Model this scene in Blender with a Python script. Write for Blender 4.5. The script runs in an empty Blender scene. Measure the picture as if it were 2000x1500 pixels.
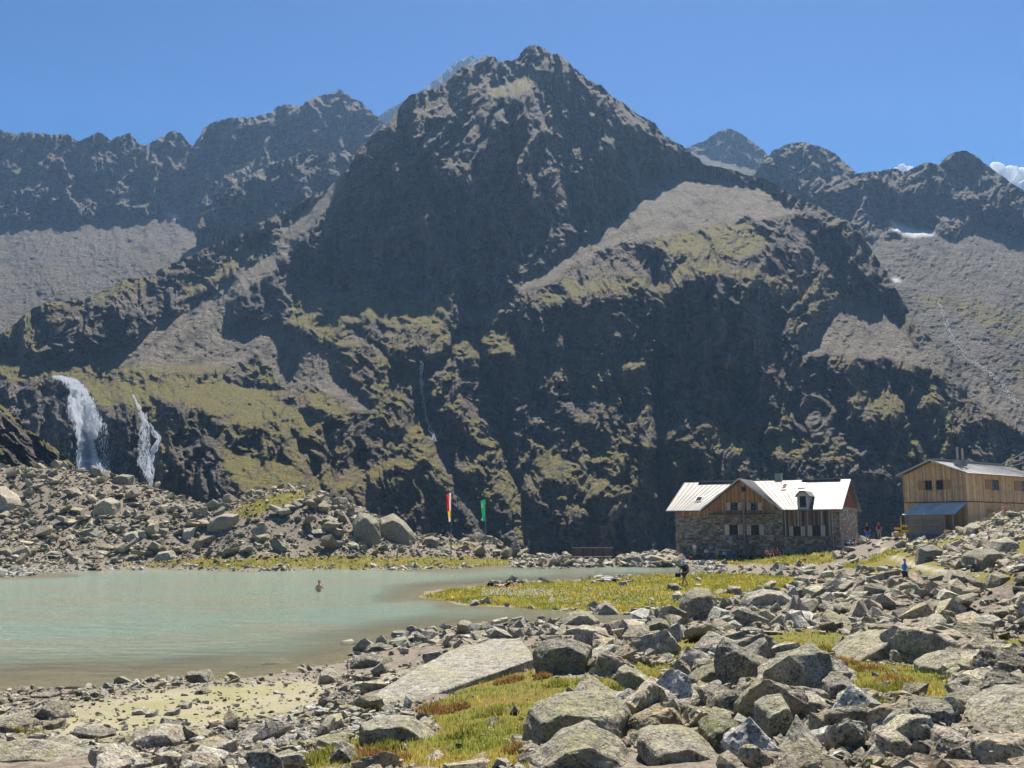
import bpy, bmesh, math, random
import numpy as np
from mathutils import Vector, Matrix, noise as mnoise
R_ = math.radians
random.seed(7); np.random.seed(7)
scene = bpy.context.scene
COL = scene.collection

# ------------------------------------------------------------------ camera
H = 4.2                       # eye height over the lake
F = 35 / 36 * 2000            # focal length in photo pixels
PITCH = math.atan(285 / F)
CP, SP = math.cos(PITCH), math.sin(PITCH)
cam = bpy.data.cameras.new('camera'); cam.lens = 35; cam.sensor_width = 36
cam.clip_start = 0.2; cam.clip_end = 12000
camo = bpy.data.objects.new('camera', cam); COL.objects.link(camo)
camo.location = (0, 0, H); camo.rotation_euler = (math.pi / 2 + PITCH, 0, 0)
scene.camera = camo

# ------------------------------------------------------------------ light
SUN_EL, SUN_AZ = R_(56), R_(12)      # azimuth from +Y towards +X
w = bpy.data.worlds.new('World'); scene.world = w; w.use_nodes = True
nt = w.node_tree; nt.nodes.clear()
sky = nt.nodes.new('ShaderNodeTexSky'); sky.sky_type = 'NISHITA'; sky.sun_disc = False
sky.sun_elevation = SUN_EL; sky.sun_rotation = SUN_AZ
sky.altitude = 2600; sky.air_density = 0.75; sky.dust_density = 2.0; sky.ozone_density = 6.0
bg = nt.nodes.new('ShaderNodeBackground'); bg.inputs[1].default_value = 0.05
wo = nt.nodes.new('ShaderNodeOutputWorld')
hs = nt.nodes.new('ShaderNodeHueSaturation'); hs.inputs['Saturation'].default_value = 1.32; nt.links.new(sky.outputs[0], hs.inputs['Color']); 
tc = nt.nodes.new('ShaderNodeTexCoord'); sx = nt.nodes.new('ShaderNodeSeparateXYZ'); nt.links.new(tc.outputs['Generated'], sx.inputs[0])
mr = nt.nodes.new('ShaderNodeMapRange'); mr.interpolation_type = 'SMOOTHSTEP'; nt.links.new(sx.outputs[2], mr.inputs[0]); mr.inputs[1].default_value = .48; mr.inputs[2].default_value = .12
mh = nt.nodes.new('ShaderNodeMix'); mh.data_type = 'RGBA'; nt.links.new(mr.outputs[0], mh.inputs[0]); mh.inputs[6].default_value = (.62, .74, .88, 1); mh.inputs[7].default_value = (2.3, 1.55, 1.12, 1)
mm = nt.nodes.new('ShaderNodeMix'); mm.data_type = 'RGBA'; mm.blend_type = 'MULTIPLY'; mm.inputs[0].default_value = 1; nt.links.new(hs.outputs[0], mm.inputs[6]); nt.links.new(mh.outputs[2], mm.inputs[7]); nt.links.new(mm.outputs[2], bg.inputs[0])
nt.links.new(bg.outputs[0], wo.inputs[0])
sd = bpy.data.lights.new('sun', 'SUN'); sd.energy = 5.0; sd.angle = R_(0.53); sd.color = (1.0, 0.915, 0.80)
so = bpy.data.objects.new('sun', sd); COL.objects.link(so)
sdir = Vector((math.sin(SUN_AZ) * math.cos(SUN_EL), math.cos(SUN_AZ) * math.cos(SUN_EL), math.sin(SUN_EL)))
so.rotation_euler = sdir.to_track_quat('Z', 'Y').to_euler()
so.location = (0, 0, 900)
vs = scene.view_settings
vs.view_transform = 'Standard'; vs.look = 'None'; vs.exposure = 1.2; vs.gamma = 1.0; vs.use_curve_mapping = False
cy = scene.cycles
cy.max_bounces = 6; cy.diffuse_bounces = 3; cy.glossy_bounces = 3; cy.transmission_bounces = 4
cy.transparent_max_bounces = 8; cy.volume_bounces = 1
cy.use_adaptive_sampling = True; cy.adaptive_threshold = 0.02

# ------------------------------------------------------------------ geometry helpers
def ray(px, py):
    """direction through a photo pixel, scaled so that its y is 1"""
    dx = (np.asarray(px, float) - 1000) / F; dy = (750 - np.asarray(py, float)) / F
    ry = CP - dy * SP
    return dx / ry, (SP + dy * CP) / ry
def P3(px, py, Y):
    a, t = ray(px, py); return np.stack([a * Y, np.broadcast_to(Y, np.shape(a * Y)), H + t * Y], -1)
def proj(X, Y, Z):
    z = Z - H; d = Y * CP + z * SP; u = -Y * SP + z * CP
    return 1000 + F * X / d, 750 - F * u / d

_tab = np.random.RandomState(3).rand(512, 512) * 2 - 1
def vn(x, y, s=0):
    x = np.asarray(x, float) + s * 37.31; y = np.asarray(y, float) + s * 91.7
    xi = np.floor(x).astype(int); yi = np.floor(y).astype(int)
    fx = x - xi; fy = y - yi
    fx = fx * fx * fx * (fx * (fx * 6 - 15) + 10); fy = fy * fy * fy * (fy * (fy * 6 - 15) + 10)
    xi &= 511; yi &= 511; xj = (xi + 1) & 511; yj = (yi + 1) & 511
    a = _tab[yi, xi]; b = _tab[yi, xj]; c = _tab[yj, xi]; d = _tab[yj, xj]
    return (a + (b - a) * fx) * (1 - fy) + (c + (d - c) * fx) * fy
def fbm(x, y, o=5, s=0, g=0.5):
    r = 0; a = 1; n = 0
    for i in range(o):
        r = r + a * vn(x, y, s + i * 3); n += a; a *= g
        x, y = (x * 1.62 + y * 1.21), (-x * 1.21 + y * 1.62)
    return r / n
def rid(x, y, o=5, s=0, g=0.55):
    r = 0; a = 1; n = 0
    for i in range(o):
        v = 1 - np.abs(vn(x, y, s + i * 3)) * 2
        r = r + a * v; n += a; a *= g
        x, y = (x * 1.62 + y * 1.21), (-x * 1.21 + y * 1.62)
    return r / n                # sharp crests high
def lerp_pts(pts, x):
    p = np.array(pts, float); return np.interp(x, p[:, 0], p[:, 1])
def inpoly(X, Y, poly):
    ins = np.zeros(X.shape, bool); n = len(poly)
    for i in range(n):
        x0, y0 = poly[i]; x1, y1 = poly[(i + 1) % n]
        if y0 == y1: continue
        c = ((y0 > Y) != (y1 > Y)) & (X < (x1 - x0) * (Y - y0) / (y1 - y0) + x0)
        ins ^= c
    return ins
def blur(A, k):
    if k < 1: return A
    for ax in (0, 1):
        for _ in range(2):
            p = np.pad(A, [(k, k) if i == ax else (0, 0) for i in range(2)], mode='edge')
            c = np.cumsum(p, axis=ax); z = np.zeros_like(np.take(c, [0], axis=ax)); c = np.concatenate([z, c], axis=ax)
            n = A.shape[ax]
            A = (np.take(c, np.arange(2 * k + 1, 2 * k + 1 + n), axis=ax) - np.take(c, np.arange(0, n), axis=ax)) / (2 * k + 1)
    return A
def linedist(X, Y, pts):
    """distance to a polyline and the running parameter 0..1"""
    best = np.full(X.shape, 1e9); par = np.zeros(X.shape); side = np.zeros(X.shape); n = len(pts) - 1
    for i in range(n):
        (x0, y0), (x1, y1) = pts[i], pts[i + 1]; dx, dy = x1 - x0, y1 - y0; L = dx * dx + dy * dy
        t = np.clip(((X - x0) * dx + (Y - y0) * dy) / L, 0, 1)
        d = np.hypot(X - x0 - t * dx, Y - y0 - t * dy); m = d < best
        best = np.where(m, d, best); par = np.where(m, (i + t) / n, par)
        side = np.where(m, np.sign(dx * (Y - y0) - dy * (X - x0)), side)
    return best, par, side

def put(o, label=None, cat=None, group=None, kind=None):
    if label: o['label'] = label
    if cat: o['category'] = cat
    if group: o['group'] = group
    if kind: o['kind'] = kind
    return o
def mesh_np(name, V, Fc, mat=None, parent=None, smooth=False, attrs=None):
    """V (n,3), Fc (m,3) or (m,4) ; attrs {name: (n,4) colour}"""
    V = np.ascontiguousarray(V, np.float32); Fc = np.ascontiguousarray(Fc, np.int32); k = Fc.shape[1]; m = len(Fc)
    me = bpy.data.meshes.new(name)
    me.vertices.add(len(V)); me.vertices.foreach_set('co', V.ravel())
    me.loops.add(m * k); me.loops.foreach_set('vertex_index', Fc.ravel())
    me.polygons.add(m); me.polygons.foreach_set('loop_start', np.arange(0, m * k, k, dtype=np.int32))
    me.polygons.foreach_set('loop_total', np.full(m, k, np.int32))
    me.polygons.foreach_set('use_smooth', np.full(m, smooth, bool))
    me.update(calc_edges=True)
    for an, av in (attrs or {}).items():
        at = me.color_attributes.new(an, 'FLOAT_COLOR', 'POINT')
        av = np.asarray(av, np.float32)
        if av.shape[1] == 3: av = np.concatenate([av, np.ones((len(av), 1), np.float32)], 1)
        at.data.foreach_set('color', np.ascontiguousarray(av).ravel())
    if mat: me.materials.append(mat)
    o = bpy.data.objects.new(name, me); COL.objects.link(o)
    if parent: o.parent = parent
    return o
def grid_faces(nr, nc):
    i = np.arange(nr - 1)[:, None] * nc + np.arange(nc - 1)[None, :]
    return np.stack([i, i + 1, i + nc + 1, i + nc], -1).reshape(-1, 4)

# ------------------------------------------------------------------ material helpers
class NT:
    def __init__(s, name):
        s.m = bpy.data.materials.new(name); s.m.use_nodes = True; s.t = s.m.node_tree; s.t.nodes.clear()
        s.out = s.t.nodes.new('ShaderNodeOutputMaterial')
    def n(s, typ, **kw):
        x = s.t.nodes.new('ShaderNode' + typ)
        for k, v in kw.items(): setattr(x, k, v)
        return x
    def l(s, a, b): s.t.links.new(a, b)
    def set(s, sock, v):
        if hasattr(v, 'is_output') or isinstance(v, bpy.types.NodeSocket): s.l(v, sock)
        elif isinstance(v, (tuple, list)) and len(v) == 3 and sock.type == 'RGBA': sock.default_value = (*v, 1)
        else: sock.default_value = v
    def pos(s):
        return s.n('NewGeometry').outputs['Position']
    def mapv(s, v, scale=(1, 1, 1), rot=(0, 0, 0), loc=(0, 0, 0)):
        x = s.n('Mapping'); s.l(v, x.inputs[0]); x.inputs['Scale'].default_value = scale; x.inputs['Rotation'].default_value = rot; x.inputs['Location'].default_value = loc
        return x.outputs[0]
    def noise(s, v, scale, detail=4, rough=0.55, dist=0.0, out=0):
        x = s.n('TexNoise'); s.l(v, x.inputs['Vector']); x.inputs['Scale'].default_value = scale
        x.inputs['Detail'].default_value = detail; x.inputs['Roughness'].default_value = rough; x.inputs['Distortion'].default_value = dist
        return x.outputs[out]
    def voro(s, v, scale, feature='F1', out='Distance', rnd=1.0):
        x = s.n('TexVoronoi', feature=feature); s.l(v, x.inputs['Vector']); x.inputs['Scale'].default_value = scale; x.inputs['Randomness'].default_value = rnd
        return x.outputs[out]
    def ramp(s, v, a, b, lo=0.0, hi=1.0):
        x = s.n('MapRange', clamp=True); s.set(x.inputs[0], v); x.inputs[1].default_value = a; x.inputs[2].default_value = b
        x.inputs[3].default_value = lo; x.inputs[4].default_value = hi
        return x.outputs[0]
    def math(s, op, a, b=0.5, c=0.5):
        x = s.n('Math', operation=op); s.set(x.inputs[0], a); s.set(x.inputs[1], b); s.set(x.inputs[2], c); return x.outputs[0]
    def mix(s, f, a, b, mode='MIX'):
        x = s.n('Mix', data_type='RGBA', blend_type=mode); s.set(x.inputs[0], f); s.set(x.inputs[6], a); s.set(x.inputs[7], b); return x.outputs[2]
    def attr(s, name):
        x = s.n('Attribute'); x.attribute_name = name; return x
    def bump(s, h, strength=0.5, dist=0.1, nrm=None):
        x = s.n('Bump'); s.set(x.inputs['Height'], h); x.inputs['Strength'].default_value = strength; x.inputs['Distance'].default_value = dist
        if nrm is not None: s.l(nrm, x.inputs['Normal'])
        return x.outputs[0]
    def bsdf(s, col, rough=0.8, nrm=None, metal=0.0, spec=0.3, **kw):
        x = s.n('BsdfPrincipled'); s.set(x.inputs['Base Color'], col); s.set(x.inputs['Roughness'], rough); s.set(x.inputs['Metallic'], metal)
        x.inputs['Specular IOR Level'].default_value = spec
        if nrm is not None: s.l(nrm, x.inputs['Normal'])
        for k, v in kw.items(): s.set(x.inputs[k.replace('_', ' ')], v)
        return x.outputs[0]
    def done(s, sh): s.l(sh, s.out.inputs[0]); return s.m
def simple(name, col, rough=0.7, var=0.25, scale=8.0, metal=0.0, spec=0.3, bump=0.2, bd=0.02):
    t = NT(name); p = t.pos(); n = t.noise(p, scale, 5, 0.6)
    c = t.mix(t.ramp(n, 0.3, 0.7), tuple(c * (1 - var) for c in col), tuple(min(1, c * (1 + var)) for c in col))
    return t.done(t.bsdf(c, rough, t.bump(n, bump, bd), metal, spec))

# ------------------------------------------------------------------ mountain material
def mountain_mat(name, sc=1.0, rockA=(0.042, 0.040, 0.038), rockB=(0.20, 0.185, 0.165), screeC=(0.23, 0.205, 0.17), grassC=(0.21, 0.205, 0.05)):
    t = NT(name); p = t.pos(); a = t.attr('mask'); sep = t.n('SeparateColor'); t.l(a.outputs['Color'], sep.inputs[0])
    n1 = t.noise(p, 0.02 * sc, 8, 0.65); n2 = t.noise(p, 0.25 * sc, 6, 0.7); n3 = t.noise(p, 0.9 * sc, 4, 0.7)
    ps = t.mapv(p, (1, 1, 3.5), (0.5, 0.35, 0.2)); n4 = t.noise(ps, 0.12 * sc, 7, 0.7, 0.4)
    rock = t.mix(t.ramp(n4, 0.32, 0.68), rockA, rockB)
    rock = t.mix(t.ramp(n1, 0.56, 0.70), rock, (0.135, 0.082, 0.058))
    rock = t.mix(t.ramp(n2, 0.56, 0.68), rock, (0.26, 0.245, 0.22))
    st_ = t.noise(t.mapv(p, (1, 1, .16)), 0.11 * sc, 5, 0.65)
    rock = t.mix(t.ramp(st_, .34, .66), t.mix(1.0, rock, (.55, .55, .58), 'MULTIPLY'), t.mix(1.0, rock, (1.7, 1.62, 1.5), 'MULTIPLY'))
    scree = t.mix(t.ramp(n3, 0.35, 0.7), tuple(c * 0.45 for c in screeC), tuple(c * 1.7 for c in screeC))
    scree = t.mix(t.ramp(t.noise(p, 0.035 * sc, 5, 0.6), 0.4, 0.65), scree, t.mix(0.5, scree, (0.16, 0.15, 0.10)))
    grass = t.mix(t.ramp(n2, 0.35, 0.7), grassC, (grassC[0] * 1.25, grassC[1] * 1.0, grassC[2] * 1.3))
    grass = t.mix(t.ramp(n3, 0.45, 0.65), grass, (0.065, 0.07, 0.02)); grass = t.mix(t.ramp(t.noise(p, .45 * sc, 5, .75), .55, .63), grass, (.20, .185, .155))
    c = t.mix(sep.outputs[1], rock, t.mix(t.ramp(t.noise(t.mapv(p, (1, .25, .25), (0, 0, .3)), .09 * sc, 5, .7), .52, .66), scree, (.10, .09, .075)))
    # turf keeps to gentle ground
    g = t.n('NewGeometry'); sx = t.n('SeparateXYZ'); t.l(g.outputs['Normal'], sx.inputs[0])
    flat = t.ramp(sx.outputs[2], 0.62, 0.84)
    gm = t.math('MULTIPLY', t.ramp(t.math('ADD', sep.outputs[0], t.math('MULTIPLY', t.math('SUBTRACT', n2, 0.5), 1.6)), 0.36, 0.54), t.math('ADD', t.math('MULTIPLY', flat, 0.7), 0.3))
    c = t.mix(gm, c, grass)
    c = t.mix(sep.outputs[2], c, (0.85, 0.87, 0.9))
    h = t.math('ADD', t.math('MULTIPLY', n4, 2.4), t.math('ADD', t.math('MULTIPLY', n2, 1.4), t.math('MULTIPLY', n3, 0.6)))
    return t.done(t.bsdf(c, 0.95, t.bump(h, 1.0, 3.4 / sc), spec=0.12))
# ================================================================== mountains
def solve(gx, gy, wx):
    """least-squares surface from its two slopes (px, py grid)"""
    ny, nx = gx.shape
    def ext(A, ox, oy):
        A = np.concatenate([A, ox * A[:, ::-1]], 1); return np.concatenate([A, oy * A[::-1, :]], 0)
    Gx = ext(gx, -1, 1); Gy = ext(gy, 1, -1)
    kx = np.fft.fftfreq(2 * nx)[None, :] * 2 * np.pi; ky = np.fft.fftfreq(2 * ny)[:, None] * 2 * np.pi
    W = wx * kx * kx + ky * ky; W[0, 0] = 1
    U = (-1j * wx * kx * np.fft.fft2(Gx) - 1j * ky * np.fft.fft2(Gy)) / W; U[0, 0] = 0
    return np.real(np.fft.ifft2(U))[:ny, :nx]
def bil(A, x, y):
    x = np.clip(x, 0, A.shape[1] - 1.001); y = np.clip(y, 0, A.shape[0] - 1.001)
    xi = x.astype(int); yi = y.astype(int); fx = x - xi; fy = y - yi
    return (A[yi, xi] * (1 - fx) + A[yi, xi + 1] * fx) * (1 - fy) + (A[yi + 1, xi] * (1 - fx) + A[yi + 1, xi + 1] * fx) * fy

LAY = {}
def layer(name, top, bot, x0, x1, nx, ny, step, paint, ref, mat, wx=0.25, jag=3.0, back=220, top_extra=None, flat=True):
    """a mountain side: slopes and kinds of ground are laid out, then integrated into a surface at its true distance"""
    ya = min(p[1] for p in top) - 30; yb = max(p[1] for p in bot) + 30
    gx_ = np.arange(x0, x1 + step, step); gy_ = np.arange(ya, yb + step, step)
    X, Y = np.meshgrid(gx_, gy_)
    tanS, hx, rel, mask = paint(X, Y)
    t = ray(X, Y)[1]; t2 = ray(X, Y + 1)[1]; dt = (t - t2)                # per pixel upwards
    gyv = -dt / np.maximum(tanS - t, 0.10)                                # d lnD / d py
    u = solve(hx * step, gyv * step, wx)
    u = u - rel
    ri = bil(u, np.array([(ref[0] - x0) / step]), np.array([(ref[1] - ya) / step]))[0]
    u = u - ri + math.log(ref[2])
    cx = np.linspace(x0, x1, nx)
    tp = lerp_pts(top, cx); tp = tp - jag * (rid(cx / 23, cx * 0 + 5, 4, 9, 0.7) * 0.8) - jag * 0.5 * (np.floor(vn(cx / 5, cx * 0, 4) * 3) / 3)
    bt = lerp_pts(bot, cx)
    fr = np.linspace(0, 1, ny)[:, None]
    PY = bt[None, :] + (tp - bt)[None, :] * fr; PX = np.broadcast_to(cx, PY.shape)
    gi = (PX - x0) / step, (PY - ya) / step
    D = np.exp(bil(u, *gi))
    V = P3(PX, PY, D)
    M = np.stack([bil(m, *gi) for m in mask], -1)
    LAY[name] = (u, x0, ya, step)
    # the far side falls away behind the crest
    topv = V[-1]
    b1 = topv + np.stack([topv[:, 0] / topv[:, 1] * 20, np.full(nx, 20.0), np.full(nx, -14.0)], -1)
    b2 = topv + np.stack([topv[:, 0] / topv[:, 1] * back, np.full(nx, float(back)), np.full(nx, -back * 1.35)], -1)
    V = np.concatenate([V, b1[None], b2[None]], 0); M = np.concatenate([M, M[-1:], M[-1:]], 0)
    A = np.concatenate([M.reshape(-1, 3), np.ones((M.shape[0] * nx, 1))], 1)
    return mesh_np(name, V.reshape(-1, 3), grid_faces(ny + 2, nx), mat, attrs={'mask': A}, smooth=not flat)
def on_layer(name, px, py):
    u, x0, ya, st = LAY[name]
    px = np.asarray(px, float); py = np.asarray(py, float)
    D = np.exp(bil(u, (np.atleast_1d(px) - x0) / st, (np.atleast_1d(py) - ya) / st))
    return D

def soft(X, Y, polys, warp=10, k=2, sc=26.0, s=0):
    wx = X + warp * fbm(X / sc, Y / sc, 4, 11 + s); wy = Y + warp * fbm(X / sc, Y / sc, 4, 23 + s)
    m = np.zeros(X.shape, bool)
    for p in polys: m |= inpoly(wx, wy, p)
    return blur(m.astype(float), k)

# ---- main mountain: traced ground kinds
TALUS = [
 [(160,722),(300,640),(420,560),(520,500),(590,430),(640,385),(668,372),(655,400),(590,460),(520,540),(462,575),(440,625),(470,640),(555,640),(600,690),(640,745),(560,735),(500,700),(440,712),(380,722),(250,726)],
 [(560,640),(640,700),(700,760),(740,800),(700,800),(620,760),(560,740),(500,700)],
 [(1240,405),(1255,350),(1300,332),(1380,330),(1440,350),(1500,372),(1560,410),(1520,425),(1440,430),(1360,450),(1270,462),(1190,485),(1090,535),(1010,570),(1000,592),(1030,540),(1110,490),(1170,450),(1225,425)],
 [(1590,645),(1640,580),(1700,600),(1760,635),(1800,690),(1830,720),(1760,705),(1660,690),(1560,700),(1560,670)],
 [(905,600),(990,590),(960,620),(930,650)],
 [(640,370),(705,330),(660,380),(600,430),(560,470),(520,500),(560,440)],
 [(1790,640),(1850,690),(1920,740),(2050,810),(2120,830),(2120,900),(1960,820),(1870,750),(1800,700)],
]
GRASS = [
 [(1280,470),(1330,430),(1400,425),(1470,440),(1510,480),(1440,500),(1360,500),(1300,500)],
 [(1040,575),(1100,548),(1180,540),(1260,560),(1200,572),(1120,580),(1060,600)],
 [(715,610),(760,580),(830,575),(880,605),(860,640),(800,640),(740,630)],
 [(590,600),(650,600),(700,620),(680,650),(610,640)],
 [(1040,722),(1100,710),(1160,698),(1260,702),(1250,716),(1170,722),(1090,730)],
 [(1160,790),(1200,770),(1250,762),(1255,772),(1210,785)],
 [(1165,800),(1200,788),(1205,798),(1175,806)],
 [(1030,920),(1060,880),(1080,850),(1130,822),(1180,850),(1260,862),(1250,890),(1190,885),(1110,870),(1090,905),(1040,930)],
 [(1040,975),(1060,950),(1130,938),(1170,965),(1210,990),(1160,1000),(1100,1000)],
 [(1370,870),(1385,840),(1440,830),(1500,860),(1540,830),(1580,850),(1640,860),(1690,905),(1640,905),(1580,895),(1500,885),(1420,880)],
 [(1610,760),(1690,750),(1760,765),(1800,800),(1740,800),(1680,780)],
 [(780,860),(800,820),(850,860),(860,890),(810,880)],
 [(850,855),(900,855),(940,880),(920,900),(870,885)],
 [(200,800),(150,735),(300,728),(420,730),(500,760),(540,810),(480,830),(380,790),(280,780)],
 [(470,920),(490,905),(540,930),(560,965),(520,980),(470,960)],
 [(-120,700),(60,690),(170,722),(150,745),(60,740),(-120,760)],
 [(500,760),(560,790),(620,830),(600,860),(540,830)],
 [(755,720),(800,730),(820,760),(780,770),(750,745)],
 [(950,170),(1010,150),(1050,160),(1020,180),(960,190)],
 [(830,760),(880,755),(895,790),(850,800)],
 [(880,960),(830,930),(800,900),(850,890),(900,940),(920,980)],
 [(350,560),(440,510),(520,470),(540,480),(440,540),(360,590)],
 [(560,560),(620,540),(640,550),(580,580)],
 [(430,880),(560,900),(640,960),(560,990),(440,940)],
 [(560,600),(600,560),(700,570),(760,600),(720,640),(640,640),(580,640)],
 [(1020,1090),(1000,1000),(960,920),(980,900),(1020,960),(1050,1060)],
 [(640,960),(700,905),(800,880),(860,900),(840,930),(740,950)],
 [(1240,585),(1340,500),(1480,520),(1540,560),(1480,540),(1340,540),(1290,590)],
]
LEDGE = [   # gentle rocky ground between the walls
 [(200,730),(420,722),(640,760),(760,820),(700,850),(600,830),(480,790),(300,790)],
 [(1240,480),(1360,450),(1560,420),(1650,470),(1600,520),(1500,520),(1360,520),(1260,520)],
 [(560,640),(640,590),(740,580),(860,600),(900,640),(880,680),(800,700),(700,690),(620,680)],
 [(740,830),(850,800),(960,860),(1000,900),(880,900),(780,900)],
 [(1800,700),(1900,760),(2120,860),(2120,960),(1960,900),(1860,820)],
 [(60,650),(100,590),(250,540),(420,475),(440,470),(300,560),(140,620),(90,660)],
 [(-120,640),(40,655),(70,700),(-120,700)],
 [(950,180),(1045,130),(1150,170),(1180,210),(1060,230),(960,215)],
 [(1380,840),(1540,830),(1690,905),(1560,915),(1400,890)],
]
WALL = [
 [(560,560),(640,420),(720,300),(790,300),(880,420),(905,560),(840,570),(720,560),(620,590)],
 [(900,420),(1010,330),(1180,380),(1210,430),(1090,500),(1000,590),(920,600)],
 [(95,690),(85,640),(250,580),(430,500),(640,385),(590,430),(450,545),(300,640),(165,715)],
 [(450,620),(470,570),(560,500),(640,480),(600,560),(560,620),(500,635)],
 [(1000,600),(1150,590),(1270,580),(1290,700),(1150,690),(1010,700)],
 [(1300,520),(1500,560),(1560,680),(1600,760),(1520,810),(1300,800)],
 [(1600,430),(1690,490),(1740,560),(1775,600),(1700,590),(1640,560),(1580,480)],
 [(900,700),(1040,760),(1250,800),(1130,815),(1060,850),(960,840)],
 [(640,990),(840,1000),(1000,1010),(1040,1100),(700,1100)],
 [(1050,1010),(1290,1000),(1300,1100),(1050,1100)],
 [(380,860),(460,940),(470,1000),(380,990),(330,900)],
 [(150,830),(270,820),(300,960),(200,960)],
 [(1620,930),(1760,920),(1760,1060),(1680,1060)],
 [(1500,920),(1560,800),(1700,820),(1760,880),(1680,900)],
 [(-60,745),(40,752),(120,790),(150,850),(150,900),(60,830),(-60,790)],
]
GULLY = [  # line, half width px, depth
 ([(1283,500),(1280,600),(1286,760),(1292,860),(1285,960),(1292,1080)], 16, .050),
 ([(905,380),(900,470),(915,600),(930,640)], 18, .040),
 ([(930,640),(945,720),(985,830),(1000,920),(1030,1000)], 14, .035),
 ([(905,640),(870,700),(822,740),(826,800),(850,860),(900,960),(960,1050),(985,1100)], 14, .035),
 ([(1385,560),(1390,680),(1400,760)], 9, .02),
 ([(560,830),(610,900),(640,1000)], 20, .035),
 ([(780,215),(800,300),(850,380),(900,470)], 16, .03),
 ([(1130,170),(1100,300),(1120,400),(1130,480)], 16, .022),
 ([(1000,640),(1030,700),(1050,780)], 10, .02),
 ([(1500,640),(1540,740),(1560,820)], 14, .022),
 ([(1700,640),(1740,740),(1800,860),(1850,960)], 14, .025),
 ([(690,640),(760,700),(800,740)], 12, .022),
 ([(270,770),(300,860),(295,970)], 12, .025),
 ([(175,740),(165,800),(175,900),(190,950)], 22, .025),
]
GRAVEL = [([(822,740),(826,800),(850,860),(900,960),(960,1050),(985,1100)], 11), ([(1288,800),(1290,900),(1288,1000),(1300,1090)], 12)]
RIB = [  # buttress crests: line, half width, height
 ([(1045,95),(1100,140),(1180,200),(1260,250),(1340,310),(1400,350)], 40, .03),
 ([(800,195),(820,260),(870,330),(890,400)], 24, .03),
 ([(700,300),(760,330),(830,420),(870,500),(900,560)], 26, .035),
 ([(1045,110),(1010,200),(1000,300),(1030,360)], 30, .03),
 ([(560,640),(640,600),(720,570),(800,580),(880,610)], 26, .025),
 ([(1010,600),(1080,560),(1180,545),(1260,565)], 22, .03),
 ([(910,630),(930,650),(945,690)], 16, .03), ([(965,650),(1000,690)], 16, .02),
 ([(850,760),(880,760),(900,800),(905,850),(950,870)], 22, .035),
 ([(1070,880),(1130,830),(1200,860),(1260,870)], 26, .035),
 ([(1050,960),(1120,945),(1200,990)], 26, .04),
 ([(640,960),(760,920),(830,900),(900,960),(930,1020)], 24, .035),
 ([(1380,860),(1440,835),(1540,840),(1640,870),(1700,900)], 24, .03),
 ([(380,730),(480,780),(560,860),(560,960)], 40, .03),
 ([(240,760),(280,840),(330,880),(380,960)], 22, .025),
 ([(1160,450),(1060,510),(1010,580)], 14, .012),
 ([(1600,430),(1680,500),(1760,600)], 20, .02),
 ([(1250,380),(1330,440),(1400,560)], 40, .012),
]
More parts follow.
